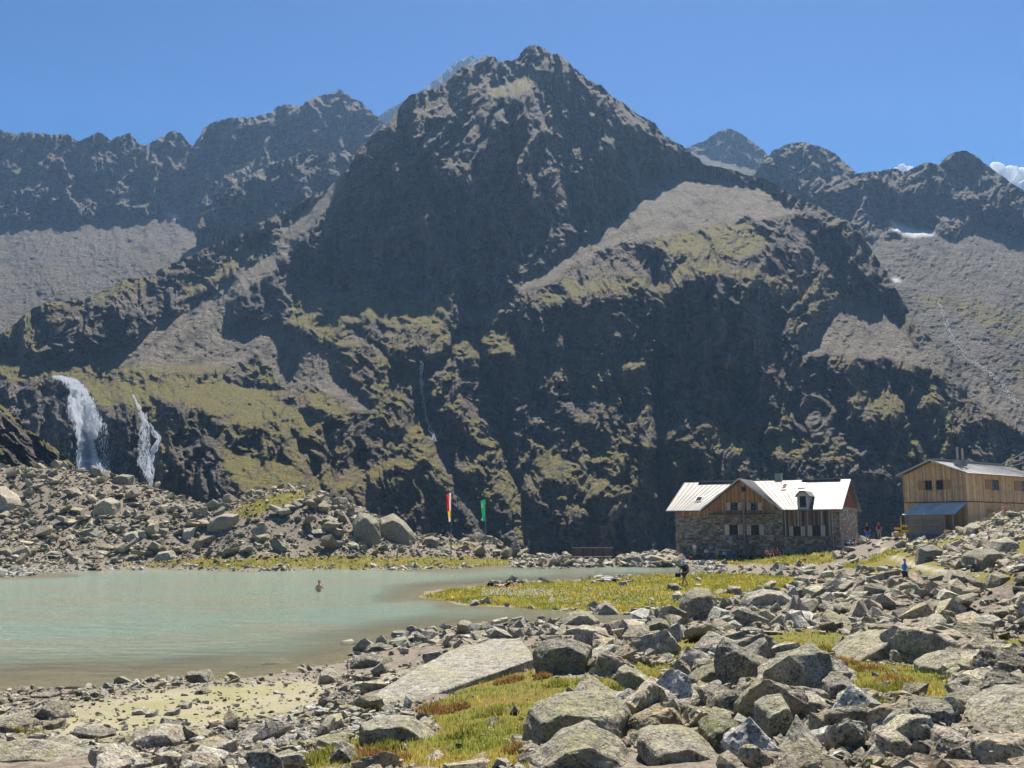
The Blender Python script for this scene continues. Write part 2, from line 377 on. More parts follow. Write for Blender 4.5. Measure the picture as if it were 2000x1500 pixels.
def paint_main(X, Y):
    up = np.clip((620 - Y) / 260, 0, 1)
    # streaked slope noise: walls broken by ledges
    wx = X + 26 * fbm(X / 70, Y / 70, 3, 41); wy = Y + 26 * fbm(X / 70, Y / 70, 3, 47)
    dg = (wx * 0.80 + wy * 0.60) / 60; dv = (-wx * 0.60 + wy * 0.80) / 17
    led = fbm(dg, dv, 4, 51, .6) * 0.55 + fbm((wx + wy * .4) / 24, (wy - wx * .35) / 8, 4, 57, .65) * 0.95 + .25 * fbm(wx / 8, wy / 50, 3, 59)
    thin = rid((wx * .45 + wy) / 7, (wy * .45 - wx) / 60, 3, 64, .6); thin2 = rid((wx - wy * .5) / 7, (wy + wx * .5) / 55, 3, 66, .6); led = led - .30 * np.clip(np.where(X < 900, thin, thin2) - .25, 0, 1)
    big = fbm(X / 150, Y / 110, 3, 61)
    talus = np.clip(soft(X, Y, TALUS, 14, 2, 30., s=1) * 1.25 + .12 * fbm(X / 12, Y / 10, 3, 105) - .06, 0, 1); grass = soft(X, Y, GRASS, 9, 2, s=2)
    ledge = soft(X, Y, LEDGE, 20, 5, s=3); wall = soft(X, Y, WALL, 16, 4, s=4)
    lam = np.log(1.35) + 1.5 * led + 0.7 * big
    lam = lam * (1 - wall) + (np.log(2.0) + 1.7 * led) * wall
    lam = lam * (1 - ledge) + (np.log(0.75) + 1.0 * led) * ledge
    lam = np.where(up > 0, lam * (1 - up * .3) + (np.log(1.35) + 1.2 * led) * up * .3, lam)
    lam = lam + .30 * up * np.clip(1 - (X - 900) / 500, 0, 1) + .12 * up
    lam = lam * (1 - grass * .95) + (np.log(0.47) + 0.85 * led) * grass * .95
    gm = grass * np.clip(.95 + 1.1 * fbm(X / 20, Y / 11, 4, 111), .2, 1.1)
    rel = 0.050 * rid(wx / 95, wy / 120, 7, 71, .60) + 0.016 * rid((wx * .8 + wy * .6) / 30, (-wx * .6 + wy * .8) / 18, 5, 75, .65) + 0.03 * fbm(X / 260, Y / 220, 3, 77) + .016 * rid(wx / 24, wy / 130, 4, 79, .6) + .007 * rid(wx / 9, wy / 26, 3, 80, .6)
    # radial ribs under the summit
    ang = np.arctan2(X - 1040 + 30 * fbm(X / 90, Y / 90, 3, 81), Y - 20); rr = np.hypot(X - 1040, Y - 20)
    rel += up * 0.045 * rid(ang * 6.5, rr / 400, 5, 83, .55)
    gy = np.zeros(X.shape)
    for pts, wd, dp in GULLY:
        d, par, sd = linedist(X + 6 * fbm(X / 30, Y / 30, 3, 91), Y, pts)
        rel -= dp * 1.5 * np.exp(-(d / wd * 1.25) ** 1.3)
    for pts, wd, dp in RIB:
        d, par, sd = linedist(X + 12 * fbm(X / 30, Y / 30, 3, 93), Y + 12 * fbm(X / 30, Y / 30, 3, 95), pts)
        rel += dp * 1.1 * np.exp(-(d / wd) ** 1.3)
    grav = np.zeros(X.shape)
    for pts, wd in GRAVEL:
        d, par, sd = linedist(X + 7 * fbm(X / 25, Y / 25, 3, 97), Y, pts)
        grav = np.maximum(grav, np.clip(1.4 - d / wd / (0.4 + par), 0, 1))
    T = np.maximum(talus, grav * .8)
    lam = lam * (1 - T) + (np.log(0.52) + 0.12 * led) * T
    rel = rel * (1 - 0.8 * blur(np.maximum(T, grass * .35), 2)) + T * (0.0045 * fbm(X / 7, Y / 5.5, 3, 99) + .006 * rid(X / 26 + Y / 60, Y / 90, 3, 98))
    low_ = np.clip((Y - 735) / 30, 0, 1) * np.clip((720 - X) / 120, 0, 1); lam = lam - .7 * low_ * (1 - wall)
    # flat shelf above the waterfalls
    sh = np.exp(-((Y - 722) / 16) ** 2) * np.clip((560 - X) / 150, 0, 1)
    lam = lam * (1 - sh) + np.log(0.42) * sh; gm = np.maximum(gm * (1 - T * .85), sh * .55)
    gm = np.maximum(gm, (0.50 + 0.4 * fbm(X / 60, Y / 60, 3, 101)) * (Y > 540) * (1 - T) * (1 - wall * .8))
    gm = np.maximum(gm, (0.28 + 0.3 * fbm(X / 60, Y / 60, 3, 103)) * (1 - T) * (1 - wall * .8))
    return np.exp(lam), np.zeros(X.shape), rel, (np.clip(gm, 0, 1), T, np.zeros(X.shape))

MAIN_TOP = [(-140,640),(-40,655),(0,652),(20,640),(40,622),(65,600),(100,590),(140,588),(180,578),(250,545),(290,540),(330,518),(370,500),(420,478),(470,458),(500,440),(560,410),(600,388),(640,370),(680,330),(700,290),(730,262),(755,250),(775,215),(790,195),(810,182),(830,178),(850,172),(870,160),(890,140),(905,128),(925,130),(940,112),(955,108),(968,112),(975,120),(985,118),(1000,118),(1012,112),(1022,98),(1035,90),(1048,88),(1062,92),(1075,105),(1090,104),(1105,118),(1130,140),(1150,158),(1175,168),(1195,190),(1215,200),(1240,220),(1262,232),(1280,240),(1292,262),(1310,272),(1330,282),(1350,300),(1380,320),(1400,325),(1440,336),(1500,352),(1550,385),(1600,405),(1640,428),(1670,440),(1690,470),(1710,500),(1730,530),(1755,575),(1772,600),(1790,640),(1820,665),(1850,695),(1890,725),(1930,750),(1960,775),(2000,795),(2050,815),(2140,850)]
MAIN_BOT = [(-140,1085),(300,1085),(1000,1112),(1300,1112),(2140,1100)]
MM = mountain_mat('mountain_rock')
layer('mountain', MAIN_TOP, MAIN_BOT, -140, 2140, 820, 390, 2.0, paint_main, (1100, 1095, 330), MM, wx=0.16)

# ---- farther ranges
def paint_range(scree_y, snow=(), grassk=0.1, rock=1.4, sd=0, rib=0.02, turf=()):
    def f(X, Y):
        wx = X + 18 * fbm(X / 50, Y / 50, 3, 141 + sd); wy = Y + 18 * fbm(X / 50, Y / 50, 3, 147 + sd)
        led = fbm((wx * .8 + wy * .6) / 40, (-wx * .6 + wy * .8) / 13, 4, 151 + sd, .6) + .6 * fbm(wx / 20, wy / 9, 4, 157 + sd, .6)
        sy = lerp_pts(scree_y, X) + 14 * fbm(X / 40, Y / 40, 3, 163 + sd)
        T = np.clip((Y - sy) / 8, 0, 1)
        lam = (np.log(rock) + 1.2 * led) * (1 - T) + (np.log(.56) + .12 * led) * T
        rel = 1.8 * rib * rid(wx / 55, wy / 80, 7, 171 + sd, .62) * (1 - .8 * blur(T, 3)) + T * .004 * fbm(X / 7, Y / 6, 3, 190) + .012 * rid(wx / 14, wy / 12, 4, 175 + sd, .65) * (1 - .5 * T) + .02 * fbm(X / 130, Y / 120, 3, 177 + sd)
        sn = soft(X, Y, snow, 3, 1, 12, sd) if snow else np.zeros(X.shape)
        lam = lam * (1 - sn) + np.log(.42) * sn; rel = rel * (1 - .8 * sn)
        g = np.clip(grassk + .35 * fbm(X / 50, Y / 50, 3, 181 + sd), 0, 1)
        if turf: g = np.maximum(g, soft(X, Y, turf, 14, 3, s=sd) * .7)
        return np.exp(lam), np.zeros(X.shape), rel, (g * (1 - .3 * T), T, sn)
    return f
M2 = mountain_mat('far_mountain_rock', 0.55, screeC=(0.17, 0.155, 0.14))
M3 = mountain_mat('dark_far_rock', 0.55, rockA=(.02, .02, .021), rockB=(.07, .066, .062), screeC=(.07, .065, .06))
layer('left_mountain_range', [(-140,232),(0,252),(30,262),(60,256),(90,264),(130,262),(150,276),(165,270),(190,260),(202,262),(215,273),(235,268),(255,261),(268,278),(280,286),(295,278),(320,268),(338,256),(352,260),(366,276),(377,286),(398,252),(420,238),(450,231),(500,229),(530,220),(545,208),(562,202),(590,208),(600,196),(630,188),(650,182),(662,176),(680,186),(700,196),(720,212),(738,230),(760,250),(800,290)],
      [(-140,720),(60,720),(300,600),(520,520),(800,420)], -140, 800, 380, 170, 2.5,
      paint_range([(-140,410),(0,430),(80,435),(200,425),(300,418),(340,412),(400,440),(500,470),(800,400)], snow=[[(322,415),(345,418),(352,428),(335,424)]], sd=1, rib=.028),
      (100, 600, 720), M2, jag=4)
layer('dark_spur', [(385,440),(400,412),(412,398),(440,375),(470,350),(520,326),(560,310),(600,292),(640,302),(680,292),(730,280),(780,300)],
      [(385,446),(420,446),(450,456),(480,462),(780,470)], 385, 780, 200, 90, 2.5,
      paint_range([(385,600),(460,600),(560,455),(640,395),(780,300)], sd=2, rock=2.2, rib=.03), (560, 400, 880), M2, jag=3)
layer('far_peak', [(600,330),(700,262),(738,229),(790,194),(830,172),(860,148),(890,121),(910,111),(925,109),(940,125),(1000,200)],
      [(600,400),(1000,400)], 600, 1000, 180, 110, 2.5, paint_range([(600,600),(1000,600)], sd=3, rock=2.6, rib=.03), (740, 300, 1900), M3, jag=2)
layer('rounded_peak', [(1300,300),(1340,288),(1372,277),(1400,258),(1425,252),(1450,262),(1480,284),(1500,303),(1540,340),(1580,370)],
      [(1300,420),(1580,430)], 1300, 1580, 150, 80, 2.5, paint_range([(1300,285),(1400,300),(1480,325),(1580,330)], sd=4, rock=2.0), (1440, 360, 1150), M3, jag=2)
layer('domed_peak', [(1440,380),(1480,332),(1508,296),(1540,281),(1565,277),(1600,287),(1630,298),(1650,318),(1670,335),(1700,380),(1740,432),(1765,470),(1780,500),(1800,520)],
      [(1440,480),(1620,520),(1700,505),(1800,525)], 1440, 1800, 190, 130, 2.5, paint_range([(1440,600),(1800,600)], sd=5, rock=1.9, rib=.03, grassk=.2), (1560, 430, 920), M2, jag=2.5)
layer('right_mountain_range', [(1560,350),(1620,345),(1680,338),(1730,333),(1745,329),(1765,337),(1800,321),(1815,318),(1832,323),(1850,304),(1868,296),(1885,294),(1905,303),(1922,318),(1955,342),(1990,366),(2010,380),(2140,440)],
      [(1560,900),(2140,900)], 1560, 2140, 250, 250, 2.0,
      paint_range([(1560,440),(1700,470),(1760,450),(1860,455),(1900,440),(1960,460),(2140,470)], snow=[[(1740,428),(1765,434),(1788,447),(1826,453),(1818,462),(1776,463),(1746,450)],[(1742,541),(1760,546),(1764,553),(1748,550)]], sd=6, rib=.022, grassk=.16,
      turf=[[(1780,560),(1900,580),(2140,640),(2140,720),(1960,660),(1800,600)],[(1960,700),(2140,740),(2140,900),(2000,800)]]), (1850, 560, 640), M2, jag=2.5)
def paint_slab(X, Y):
    d = fbm((X + Y * 1.3) / 120, (Y - X * .9) / 16, 4, 201, .6)
    top = lerp_pts(SLAB_TOP, X)
    g = np.clip(1 - (Y - top - 6) / 14, 0, 1) + .5 * np.clip(fbm(X / 30, (Y - X * .9) / 12, 3, 203) * 2.2, 0, 1)
    return np.exp(np.log(.62) + 1.2 * d), np.zeros(X.shape), .02 * rid((X + Y) / 26, (Y - X * .9) / 12, 5, 209, .6) + .05 * fbm((X + Y) / 90, (Y - X * .8) / 22, 4, 207, .5), (np.clip(g, 0, 1), np.zeros(X.shape), np.zeros(X.shape))
SLAB_TOP = [(-140,740),(-60,760),(0,788),(30,812),(60,842),(90,862),(120,885),(150,915),(172,930),(188,950),(205,972),(230,990)]
layer('rock_slabs', SLAB_TOP, [(-140,1020),(230,1020)], -140, 230, 220, 150, 2.0, paint_slab, (60, 1000, 175), MM, wx=.3, jag=2, back=60)
for o in list(COL.objects):
    if o.type == 'MESH': o['kind'] = 'structure'

# ---- air
hz = NT('haze_air'); pv = hz.n('VolumePrincipled'); pv.inputs['Color'].default_value = (0.34, 0.60, 1.0, 1); pv.inputs['Density'].default_value = 0.00010
pv.inputs['Anisotropy'].default_value = 0.35
hz.l(pv.outputs[0], hz.out.inputs[1])
bm = bmesh.new(); bmesh.ops.create_cube(bm, size=1)
me = bpy.data.meshes.new('haze'); bm.to_mesh(me); bm.free(); me.materials.append(hz.m)
ho = bpy.data.objects.new('haze', me); COL.objects.link(ho)
_mx = [max(v[i] for o in COL.objects if o.type == 'MESH' and o is not ho for v in [(o.matrix_world @ Vector(c)) for c in o.bound_box]) for i in range(3)]
_x = 1900; _y0, _y1, _z0, _z1 = -1900, _mx[1] + 15, -130, _mx[2] + 12
ho.scale = (2 * _x, _y1 - _y0, _z1 - _z0); ho.location = (0, (_y0 + _y1) / 2, (_z0 + _z1) / 2); ho['kind'] = 'stuff'
print('HAZE', _mx)
# ================================================================== ground
def tt(px, py): return ray(px, py)[1]
CPT = []     # ground control points: (x/y, ln y, z)
def gz(px, py, z):
    a, t = ray(px, py); Y = (z - H) / t; CPT.append((float(a), math.log(Y), z))
def gY(px, py, Y):
    a, t = ray(px, py); CPT.append((float(a), math.log(Y), H + t * Y))
for row in [
 (1500, [(-400,.55),(0,.55),(300,.75),(500,.95),(750,1.25),(1000,1.55),(1250,1.8),(1500,2.0),(2000,2.3),(2400,2.4)]),
 (1450, [(-400,.3),(0,.32),(300,.35),(600,.72),(800,1.1),(1000,1.38),(1250,1.65),(1500,1.85),(2000,2.15)]),
 (1400, [(-400,.05),(0,.10),(130,.05),(300,.10),(500,.14),(600,.28),(800,.85),(1000,1.15),(1250,1.45),(1500,1.7),(2000,2.05)]),
 (1350, [(-400,-.15),(0,-.03),(130,.02),(300,.04),(450,.05),(600,.12),(700,.35),(800,.6),(1000,.95),(1300,1.32),(1700,1.7),(2000,1.9)]),
 (1325, [(-400,-.3),(0,-.12),(200,-.06),(400,-.01),(560,.02),(660,.12)]),
 (1300, [(-400,-.5),(0,-.3),(300,-.25),(500,-.15),(620,-.04),(690,.08),(800,.42),(1000,.68),(1300,1.12),(1700,1.5),(2000,1.7)]),
 (1265, [(690,-.12),(750,.05),(850,.4),(1000,.5),(1200,.75)]),
 (1240, [(500,-.5),(720,-.15),(800,.02),(900,.15),(1000,.3),(1100,.35),(1220,.25),(1330,.75),(1700,1.25),(2000,1.55)]),
 (1222, [(860,-.1),(950,.02),(1050,.10),(1150,.0),(1250,-.1),(1320,.25)]),
 (1200, [(-200,-1.0),(200,-1.2),(500,-1.1),(800,-.6),(950,-.25),(1080,-.08),(1160,-.05),(1240,.0),(1320,.32),(1400,.5),(1700,1.0),(2000,1.38)]),
 (1184, [(780,-.2),(880,-.03),(960,.02),(1100,.06),(1200,.1),(1330,.3)]),
 (1168, [(-200,-.8),(300,-1.0),(600,-1.1),(760,-.2),(830,.0),(900,.10),(1050,.14),(1300,.2),(1500,.45),(1700,.85),(2000,1.35)]),
 (1150, [(700,-.5),(820,-.12),(880,.04),(1000,.12),(1150,.14),(1340,.25),(1500,.42),(1700,.75),(1900,1.15),(2000,1.5)]),
 (1138, [(-200,-.25),(200,-.5),(600,-.9),(900,-.25),(1000,-.05),(1150,.04),(1300,.15),(1560,.45)]),
 (1126, [(-200,.0),(0,.02),(130,-.1),(400,-.4),(700,-.5),(1000,-.35),(1200,-.1),(1300,.0),(1400,.1),(1560,.55),(1700,.8),(1900,1.5),(2000,2.2)]),
 (1112, [(-200,.3),(0,.3),(130,.15),(300,.02),(400,.03),(600,.03),(800,.03),(900,-.02),(1000,-.15),(1200,-.25),(1330,-.12),(1400,.06),(1500,.5)]),
 (1100, [(-200,.7),(0,.75),(200,.6),(400,.45),(600,.4),(800,.4),(950,.2),(1040,.02),(1100,-.05),(1200,-.05),(1400,.2),(1600,.95),(1700,1.3)]),
]:
    for px, z in row[1]: gz(px, row[0], z)
for px, py, z in [(1700,1072,2.0),(1760,1080,2.3),(1800,1108,1.9),(1880,1122,1.6),(1950,1115,2.3),(2000,1105,2.9),(2100,1100,3.2)]: gz(px, py, z)
for px, py, Y in [(-250,905,136),(-120,910,138),(0,918,141),(100,926,144),(180,935,144),(240,938,142),(300,966,141),(340,975,140),(400,988,136),(440,990,135),(480,972,136),(540,957,138),(600,962,137),(640,968,136),(680,986,134),(710,1000,133),(745,1012,132),(790,1040,131),(830,1052,131),(870,1058,132),(960,1056,137),(985,1066,137),(1010,1083,139),(1060,1084,139),
  (-200,1000,121),(0,1010,120),(100,1010,120),(200,1015,120),(300,1030,119),(400,1035,118),(500,1030,118),(600,1025,118),(700,1050,119),(780,1070,121),(850,1080,123),(950,1082,126),
  (-200,1070,109),(0,1065,110),(200,1070,111),(400,1075,112),(600,1078,113),(750,1088,117),
  (1320,1087,126),(1450,1083,125),(1560,1082,124),(1640,1079,121),(1700,1058,108),(1740,1050,104),(1790,1052,98),(1830,1056,92),
  (1850,1050,84),(1900,1032,82),(1950,1014,80),(2000,1008,78),(2100,1005,76),(2300,990,74),
  (1850,1080,72),(1900,1066,70),(1960,1050,68),(2050,1040,66),(2200,1030,62),(1820,1052,100),(1900,1040,104),(2000,1036,104),(2200,1036,104),
  (1720,1085,88),(1780,1072,88),(2300,1120,44),(2400,1300,20),
  (1320,1088,140),(1500,1085,140),(1640,1080,135),(1760,1060,122),(1900,1045,122),(2100,1040,120)]: gY(px, py, Y)
for px in (1020,1100,1200,1280): gY(px, 1089, 126); gY(px, 1093, 137)
for px, py, Y in [(1310,1094,122),(1357,1086,125),(1400,1093,121),(1414,1089,122),(1480,1090,119),(1530,1084,119),(1460,1096,116)]: gY(px, py, Y)
for px in range(-600, 2700, 300):           # ground falls away to the valley behind, and goes on beside and behind the camera
    a = (px - 1000) / F
    CPT.append((a, math.log(165), -5.0)); CPT.append((a, math.log(230), -14.0)); CPT.append((a, math.log(420), -26.0)); CPT.append((a, math.log(5.0), 2.1 + .35 * a)); CPT.append((a, math.log(2.5), 2.3 + .3 * a))
CPT = np.array(CPT); _S = np.array([2.0, 1.0])
def _ker(r): return np.sqrt(r * r + 0.03 ** 2)
_cp = CPT[:, :2] * _S; _K = _ker(np.hypot(_cp[:, None, 0] - _cp[None, :, 0], _cp[:, None, 1] - _cp[None, :, 1]))
_W = np.linalg.solve(_K - np.eye(len(_cp)) * 6e-3, CPT[:, 2])
def base_z(a, L):
    a = np.asarray(a, float); L = np.asarray(L, float); out = np.zeros(a.size); A = a.ravel() * _S[0]; B = L.ravel() * _S[1]
    for i in range(0, a.size, 20000):
        out[i:i + 20000] = _ker(np.hypot(A[i:i + 20000, None] - _cp[None, :, 0], B[i:i + 20000, None] - _cp[None, :, 1])) @ _W
    return out.reshape(a.shape)
# table of ground heights over (x/y, ln y)
TA0, TA1, TL0, TL1, TN, TM = -1.05, 1.05, math.log(2.4), math.log(430), 420, 520
_ta = np.linspace(TA0, TA1, TN); _tl = np.linspace(TL0, TL1, TM)
GA, GL = np.meshgrid(_ta, _tl); GZ = base_z(GA, GL)
GX = GA * np.exp(GL); GYY = np.exp(GL)
_px, _py = proj(GX, GYY, GZ)
# kinds of ground, by photo area
GR_TURF = [   # grass
 [(560,1500),(640,1470),(700,1440),(860,1440),(830,1380),(900,1350),(960,1320),(1040,1310),(1060,1330),(1180,1330),(1250,1340),(1210,1370),(1100,1360),(1030,1390),(1010,1460),(1040,1500)],
 [(1290,1255),(1400,1250),(1390,1285),(1300,1290)], [(1380,1170),(1330,1150),(1250,1180)],
 [(1460,1250),(1560,1235),(1660,1232),(1650,1300),(1560,1300),(1480,1288)], [(1620,1288),(1700,1292),(1850,1298),(1870,1365),(1740,1382),(1640,1352)],
 [(1225,1292),(1340,1295),(1320,1368),(1215,1372)], [(1850,1170),(1900,1165),(1890,1178)],[(1940,1250),(2040,1245),(2040,1290),(1960,1280)],[(1940,1340),(2050,1330),(2050,1360)],
 [(825,1166),(880,1150),(1000,1141),(1150,1134),(1300,1123),(1420,1122),(1565,1130),(1550,1150),(1440,1158),(1400,1175),(1330,1200),(1180,1197),(1060,1190),(900,1178)],
 [(180,1106),(330,1092),(600,1088),(760,1086),(1000,1094),(990,1105),(800,1109),(400,1109)],
 [(860,1062),(900,1052),(960,1054),(975,1064),(920,1072)],
 [(440,1000),(560,958),(620,962),(560,985),(470,1015)],
 [(1380,1092),(1420,1084),(1560,1080),(1640,1082),(1620,1100),(1500,1104),(1400,1100)],
 [(1700,1095),(1740,1078),(1780,1075),(1900,1120),(2050,1120),(2050,1150),(1960,1140),(1850,1128),(1790,1120)],
 [(1640,1100),(1720,1090),(1760,1110),(1700,1125)],[(1780,1070),(1850,1050),(1900,1040),(1880,1062),(1820,1080)],[(1960,1060),(2050,1040),(2050,1090),(1970,1100)],
 [(0,905),(60,915),(40,930),(-60,925)],
]
GR_SAND = [[(100,1440),(120,1380),(300,1348),(560,1330),(660,1335),(620,1375),(480,1410),(300,1430),(160,1450)]]
GR_PATH = [(1715,1062),(1735,1082),(1770,1098),(1810,1110),(1880,1122)]
_turf = np.zeros(GZ.shape, bool); _sand = np.zeros(GZ.shape, bool)
_wx = _px + 10 * fbm(GA * 60, GL * 14, 4, 301); _wy = _py + 5 * fbm(GA * 60, GL * 14, 4, 305)
for p in GR_TURF: _turf |= inpoly(_wx, _wy, p)
for p in GR_SAND: _sand |= inpoly(_wx, _wy, p)
_front = (GYY < 108)
_front2 = (_py > 1050) | (_px < 1000) | (GYY < 100)
GTURF = blur((_turf & (GYY < 132)).astype(float), 1); GSAND = blur((_sand & (GYY < 40)).astype(float), 1)
_pd, _, _ = linedist(_px, _py * 2.2, [(x, y * 2.2) for x, y in GR_PATH]); GPATH = np.clip(1.3 - _pd / np.maximum(2, 3 + (_py - 1060) * .11), 0, 1) * (GYY < 112) * (GYY > 50)
def tab(T, a, L): return bil(T, (np.asarray(a) - TA0) / (TA1 - TA0) * (TN - 1), (np.asarray(L) - TL0) / (TL1 - TL0) * (TM - 1))
def gtop(x, y):
    a = x / y; L = np.log(y); z = tab(GZ, a, L)
    turf = tab(GTURF, a, L); sand = tab(GSAND, a, L); pa = tab(GPATH, a, L)
    amp = np.clip((z + .25) * .9, 0, 1) * np.clip(1 - sand * 1.0, 0, 1) * (1 - .6 * turf) * (1 - pa)
    amp = amp * np.where(y > 80, 2.0, 1.0) * np.where((y > 118) & (y < 160), .35, 1)
    r = .16 * fbm(x * .55, y * .55, 4, 311, .55) + .10 * fbm(x * 1.7, y * 1.7, 3, 317)
    sh = .05 * fbm(x * .5, y * .5, 4, 323) * np.clip(1.2 - np.abs(z) * 2, 0, 1)
    return z + amp * r + sh + turf * .03 * fbm(x * 2.2, y * 2.2, 3, 329)
def ground_at(x, y):
    return float(gtop(np.array([x]), np.array([y]))[0])
_Yr = np.exp(np.linspace(math.log(3.0), math.log(150), 1500))
def hit(px, py, zoff=0.0):
    """ground point seen at a photo pixel"""
    a, t = ray(px, py); a = float(a); t = float(t)
    z = gtop(a * _Yr, _Yr); d = (H + t * _Yr) - (z + zoff)
    k = np.where(d < 0)[0]
    if len(k) == 0: return Vector((a * 120, 120, float(z[-1])))
    k = k[0]; Y = _Yr[k]
    if k > 0: f = d[k - 1] / (d[k - 1] - d[k]); Y = _Yr[k - 1] + (Y - _Yr[k - 1]) * f
    return Vector((a * Y, Y, float(gtop(np.array([a * Y]), np.array([Y]))[0])))

# ground sheet
na, nl = 500, 310
aa = np.sinh(np.linspace(-1.7, 1.7, na)) ; aa = aa / aa.max() * 1.04
ll = np.linspace(math.log(2.6), math.log(420), nl)
A_, L_ = np.meshgrid(aa, ll); Yg = np.exp(L_); Xg = A_ * Yg; Zg = gtop(Xg, Yg)
mask = np.stack([tab(GTURF, A_, L_), tab(GSAND, A_, L_), tab(GPATH, A_, L_)], -1).reshape(-1, 3)
def ground_mat():
    t = NT('ground_soil'); p = t.pos(); a = t.attr('mask'); sep = t.n('SeparateColor'); t.l(a.outputs['Color'], sep.inputs[0])
    n1 = t.noise(p, .5, 6, .65); n2 = t.noise(p, 4, 6, .7); n3 = t.noise(p, 22, 4, .7)
    soil = t.mix(t.ramp(n2, .35, .65), (.08, .064, .046), (.25, .215, .17)); soil = t.mix(t.ramp(n3, .5, .7), soil, (.28, .26, .23))
    soil = t.mix(t.math('MULTIPLY', t.ramp(n1, .56, .68), .6), soil, (.12, .115, .03))
    turf = t.mix(t.ramp(n2, .35, .65), (.105, .115, .018), (.19, .165, .030)); turf = t.mix(t.ramp(n1, .45, .7), turf, (.17, .12, .035)); turf = t.mix(t.ramp(n3, .45, .75), turf, (.09, .10, .02))
    sand = t.mix(t.ramp(n1, .42, .62), (.29, .265, .18), (.235, .23, .11)); sand = t.mix(t.ramp(n3, .55, .75), sand, (.34, .32, .28))
    path = t.mix(t.ramp(n3, .3, .7), (.30, .27, .22), (.42, .39, .34))
    c = t.mix(t.ramp(t.math('ADD', sep.outputs[0], t.math('MULTIPLY', t.math('SUBTRACT', n2, .5), .8)), .4, .6), soil, turf)
    c = t.mix(sep.outputs[1], c, sand); c = t.mix(sep.outputs[2], c, path)
    # lake floor and wet margin
    sz = t.n('SeparateXYZ'); t.l(p, sz.inputs[0]); wet = t.ramp(sz.outputs[2], .05, -.05)
    c = t.mix(wet, c, t.mix(t.ramp(n2, .4, .6), (.19, .165, .12), (.28, .25, .18)))
    h = t.math('ADD', n2, t.math('MULTIPLY', n3, .4))
    return t.done(t.bsdf(c, .95, t.bump(h, .8, .08), spec=.15))
g = mesh_np('ground', np.stack([Xg, Yg, Zg], -1).reshape(-1, 3), grid_faces(nl, na), ground_mat(), attrs={'mask': mask}, smooth=True)
g['kind'] = 'structure'
# the rest of the basin: beside and behind the camera, out to the horizon
def far_sheet():
    n = 160; ang = np.linspace(0, 2 * np.pi, n, endpoint=False); rads = [2.9, 8, 25, 80, 200, 420, 900, 1850]
    V = []; 
    for r in rads:
        x = r * np.sin(ang) * 1.0; y = r * np.cos(ang)
        z = 2.0 + .02 * r + .12 * fbm(x * .3, y * .3, 3, 5)
        infront = (y > 0) & (np.abs(x) < 1.02 * y) 
        z = np.where(infront, -3.0 - .11 * r, z)
        z = np.where(infront & (r > 300), -60 - r * .02, z)
        V.append(np.stack([x, y, z], -1))
    V = np.array(V); nr = len(rads); i = np.arange(nr - 1)[:, None] * n; j = np.arange(n)[None, :]
    Fq = np.stack([i + j, i + (j + 1) % n, i + n + (j + 1) % n, i + n + j], -1).reshape(-1, 4)[:, ::-1]
    m = np.zeros((nr * n, 3)); return V.reshape(-1, 3), Fq, m
V, Fq, m = far_sheet()
o = mesh_np('terrain', V, Fq, bpy.data.materials['ground_soil'], attrs={'mask': m}, smooth=True); o['kind'] = 'structure'

# ------------------------------------------------------------------ lake
ws = 3; wa = aa[(np.abs(aa) < .95)][::2]; wl = np.linspace(math.log(9), math.log(150), 260)
WA, WL = np.meshgrid(wa, wl); WY = np.exp(WL); WX = WA * WY; wz = gtop(WX, WY)
dep = np.clip(-wz, 0, 2)
ok = (wz < .12) & (WY < 130)
okc = ok[:-1, :-1] | ok[1:, :-1] | ok[:-1, 1:] | ok[1:, 1:]
Fq = grid_faces(len(wl), len(wa)).reshape(len(wl) - 1, len(wa) - 1, 4)[okc]
used = np.unique(Fq); rem = np.full(WX.size, -1); rem[used] = np.arange(len(used))
V = np.stack([WX, WY, WX * 0], -1).reshape(-1, 3)[used]
def water_mat():
    t = NT('lake_water'); p = t.pos(); a = t.attr('depth').outputs['Fac']
    n = t.noise(t.mapv(p, (.06, .16, 1)), 1, 4, .6, .5)
    deep = t.mix(t.ramp(n, .40, .60), (.36, .50, .40), (.42, .45, .335))
    c = t.mix(t.ramp(t.math('ADD', a, t.math('MULTIPLY', t.math('SUBTRACT', n, .5), .4)), .03, .28), (.40, .35, .24), deep)
    v = t.mapv(p, (.7, 2.6, 1)); w1 = t.noise(v, 1.6, 6, .68, .3); w2 = t.noise(v, 5.0, 3, .6)
    w0 = t.noise(t.mapv(p, (.45, 1.6, 1)), 1.0, 5, .7, .6)
    nm = t.bump(t.math('ADD', t.math('MULTIPLY', w0, 2.5), t.math('ADD', w1, t.math('MULTIPLY', w2, .35))), 1.0, .40)
    sh = t.bsdf(c, .16, nm, spec=.28); tr = t.n('BsdfTransparent'); tr.inputs[0].default_value = (.82, .86, .80, 1)
    mx = t.n('MixShader'); t.l(t.ramp(a, .0, .35, .25, .97), mx.inputs[0]); t.l(tr.outputs[0], mx.inputs[1]); t.l(sh, mx.inputs[2])
    return t.done(mx.outputs[0])
dcol = np.repeat(dep.reshape(-1, 1)[used], 3, 1)
o = mesh_np('lake_water', V, rem[Fq], water_mat(), attrs={'depth': dcol}, smooth=True); o['kind'] = 'structure'
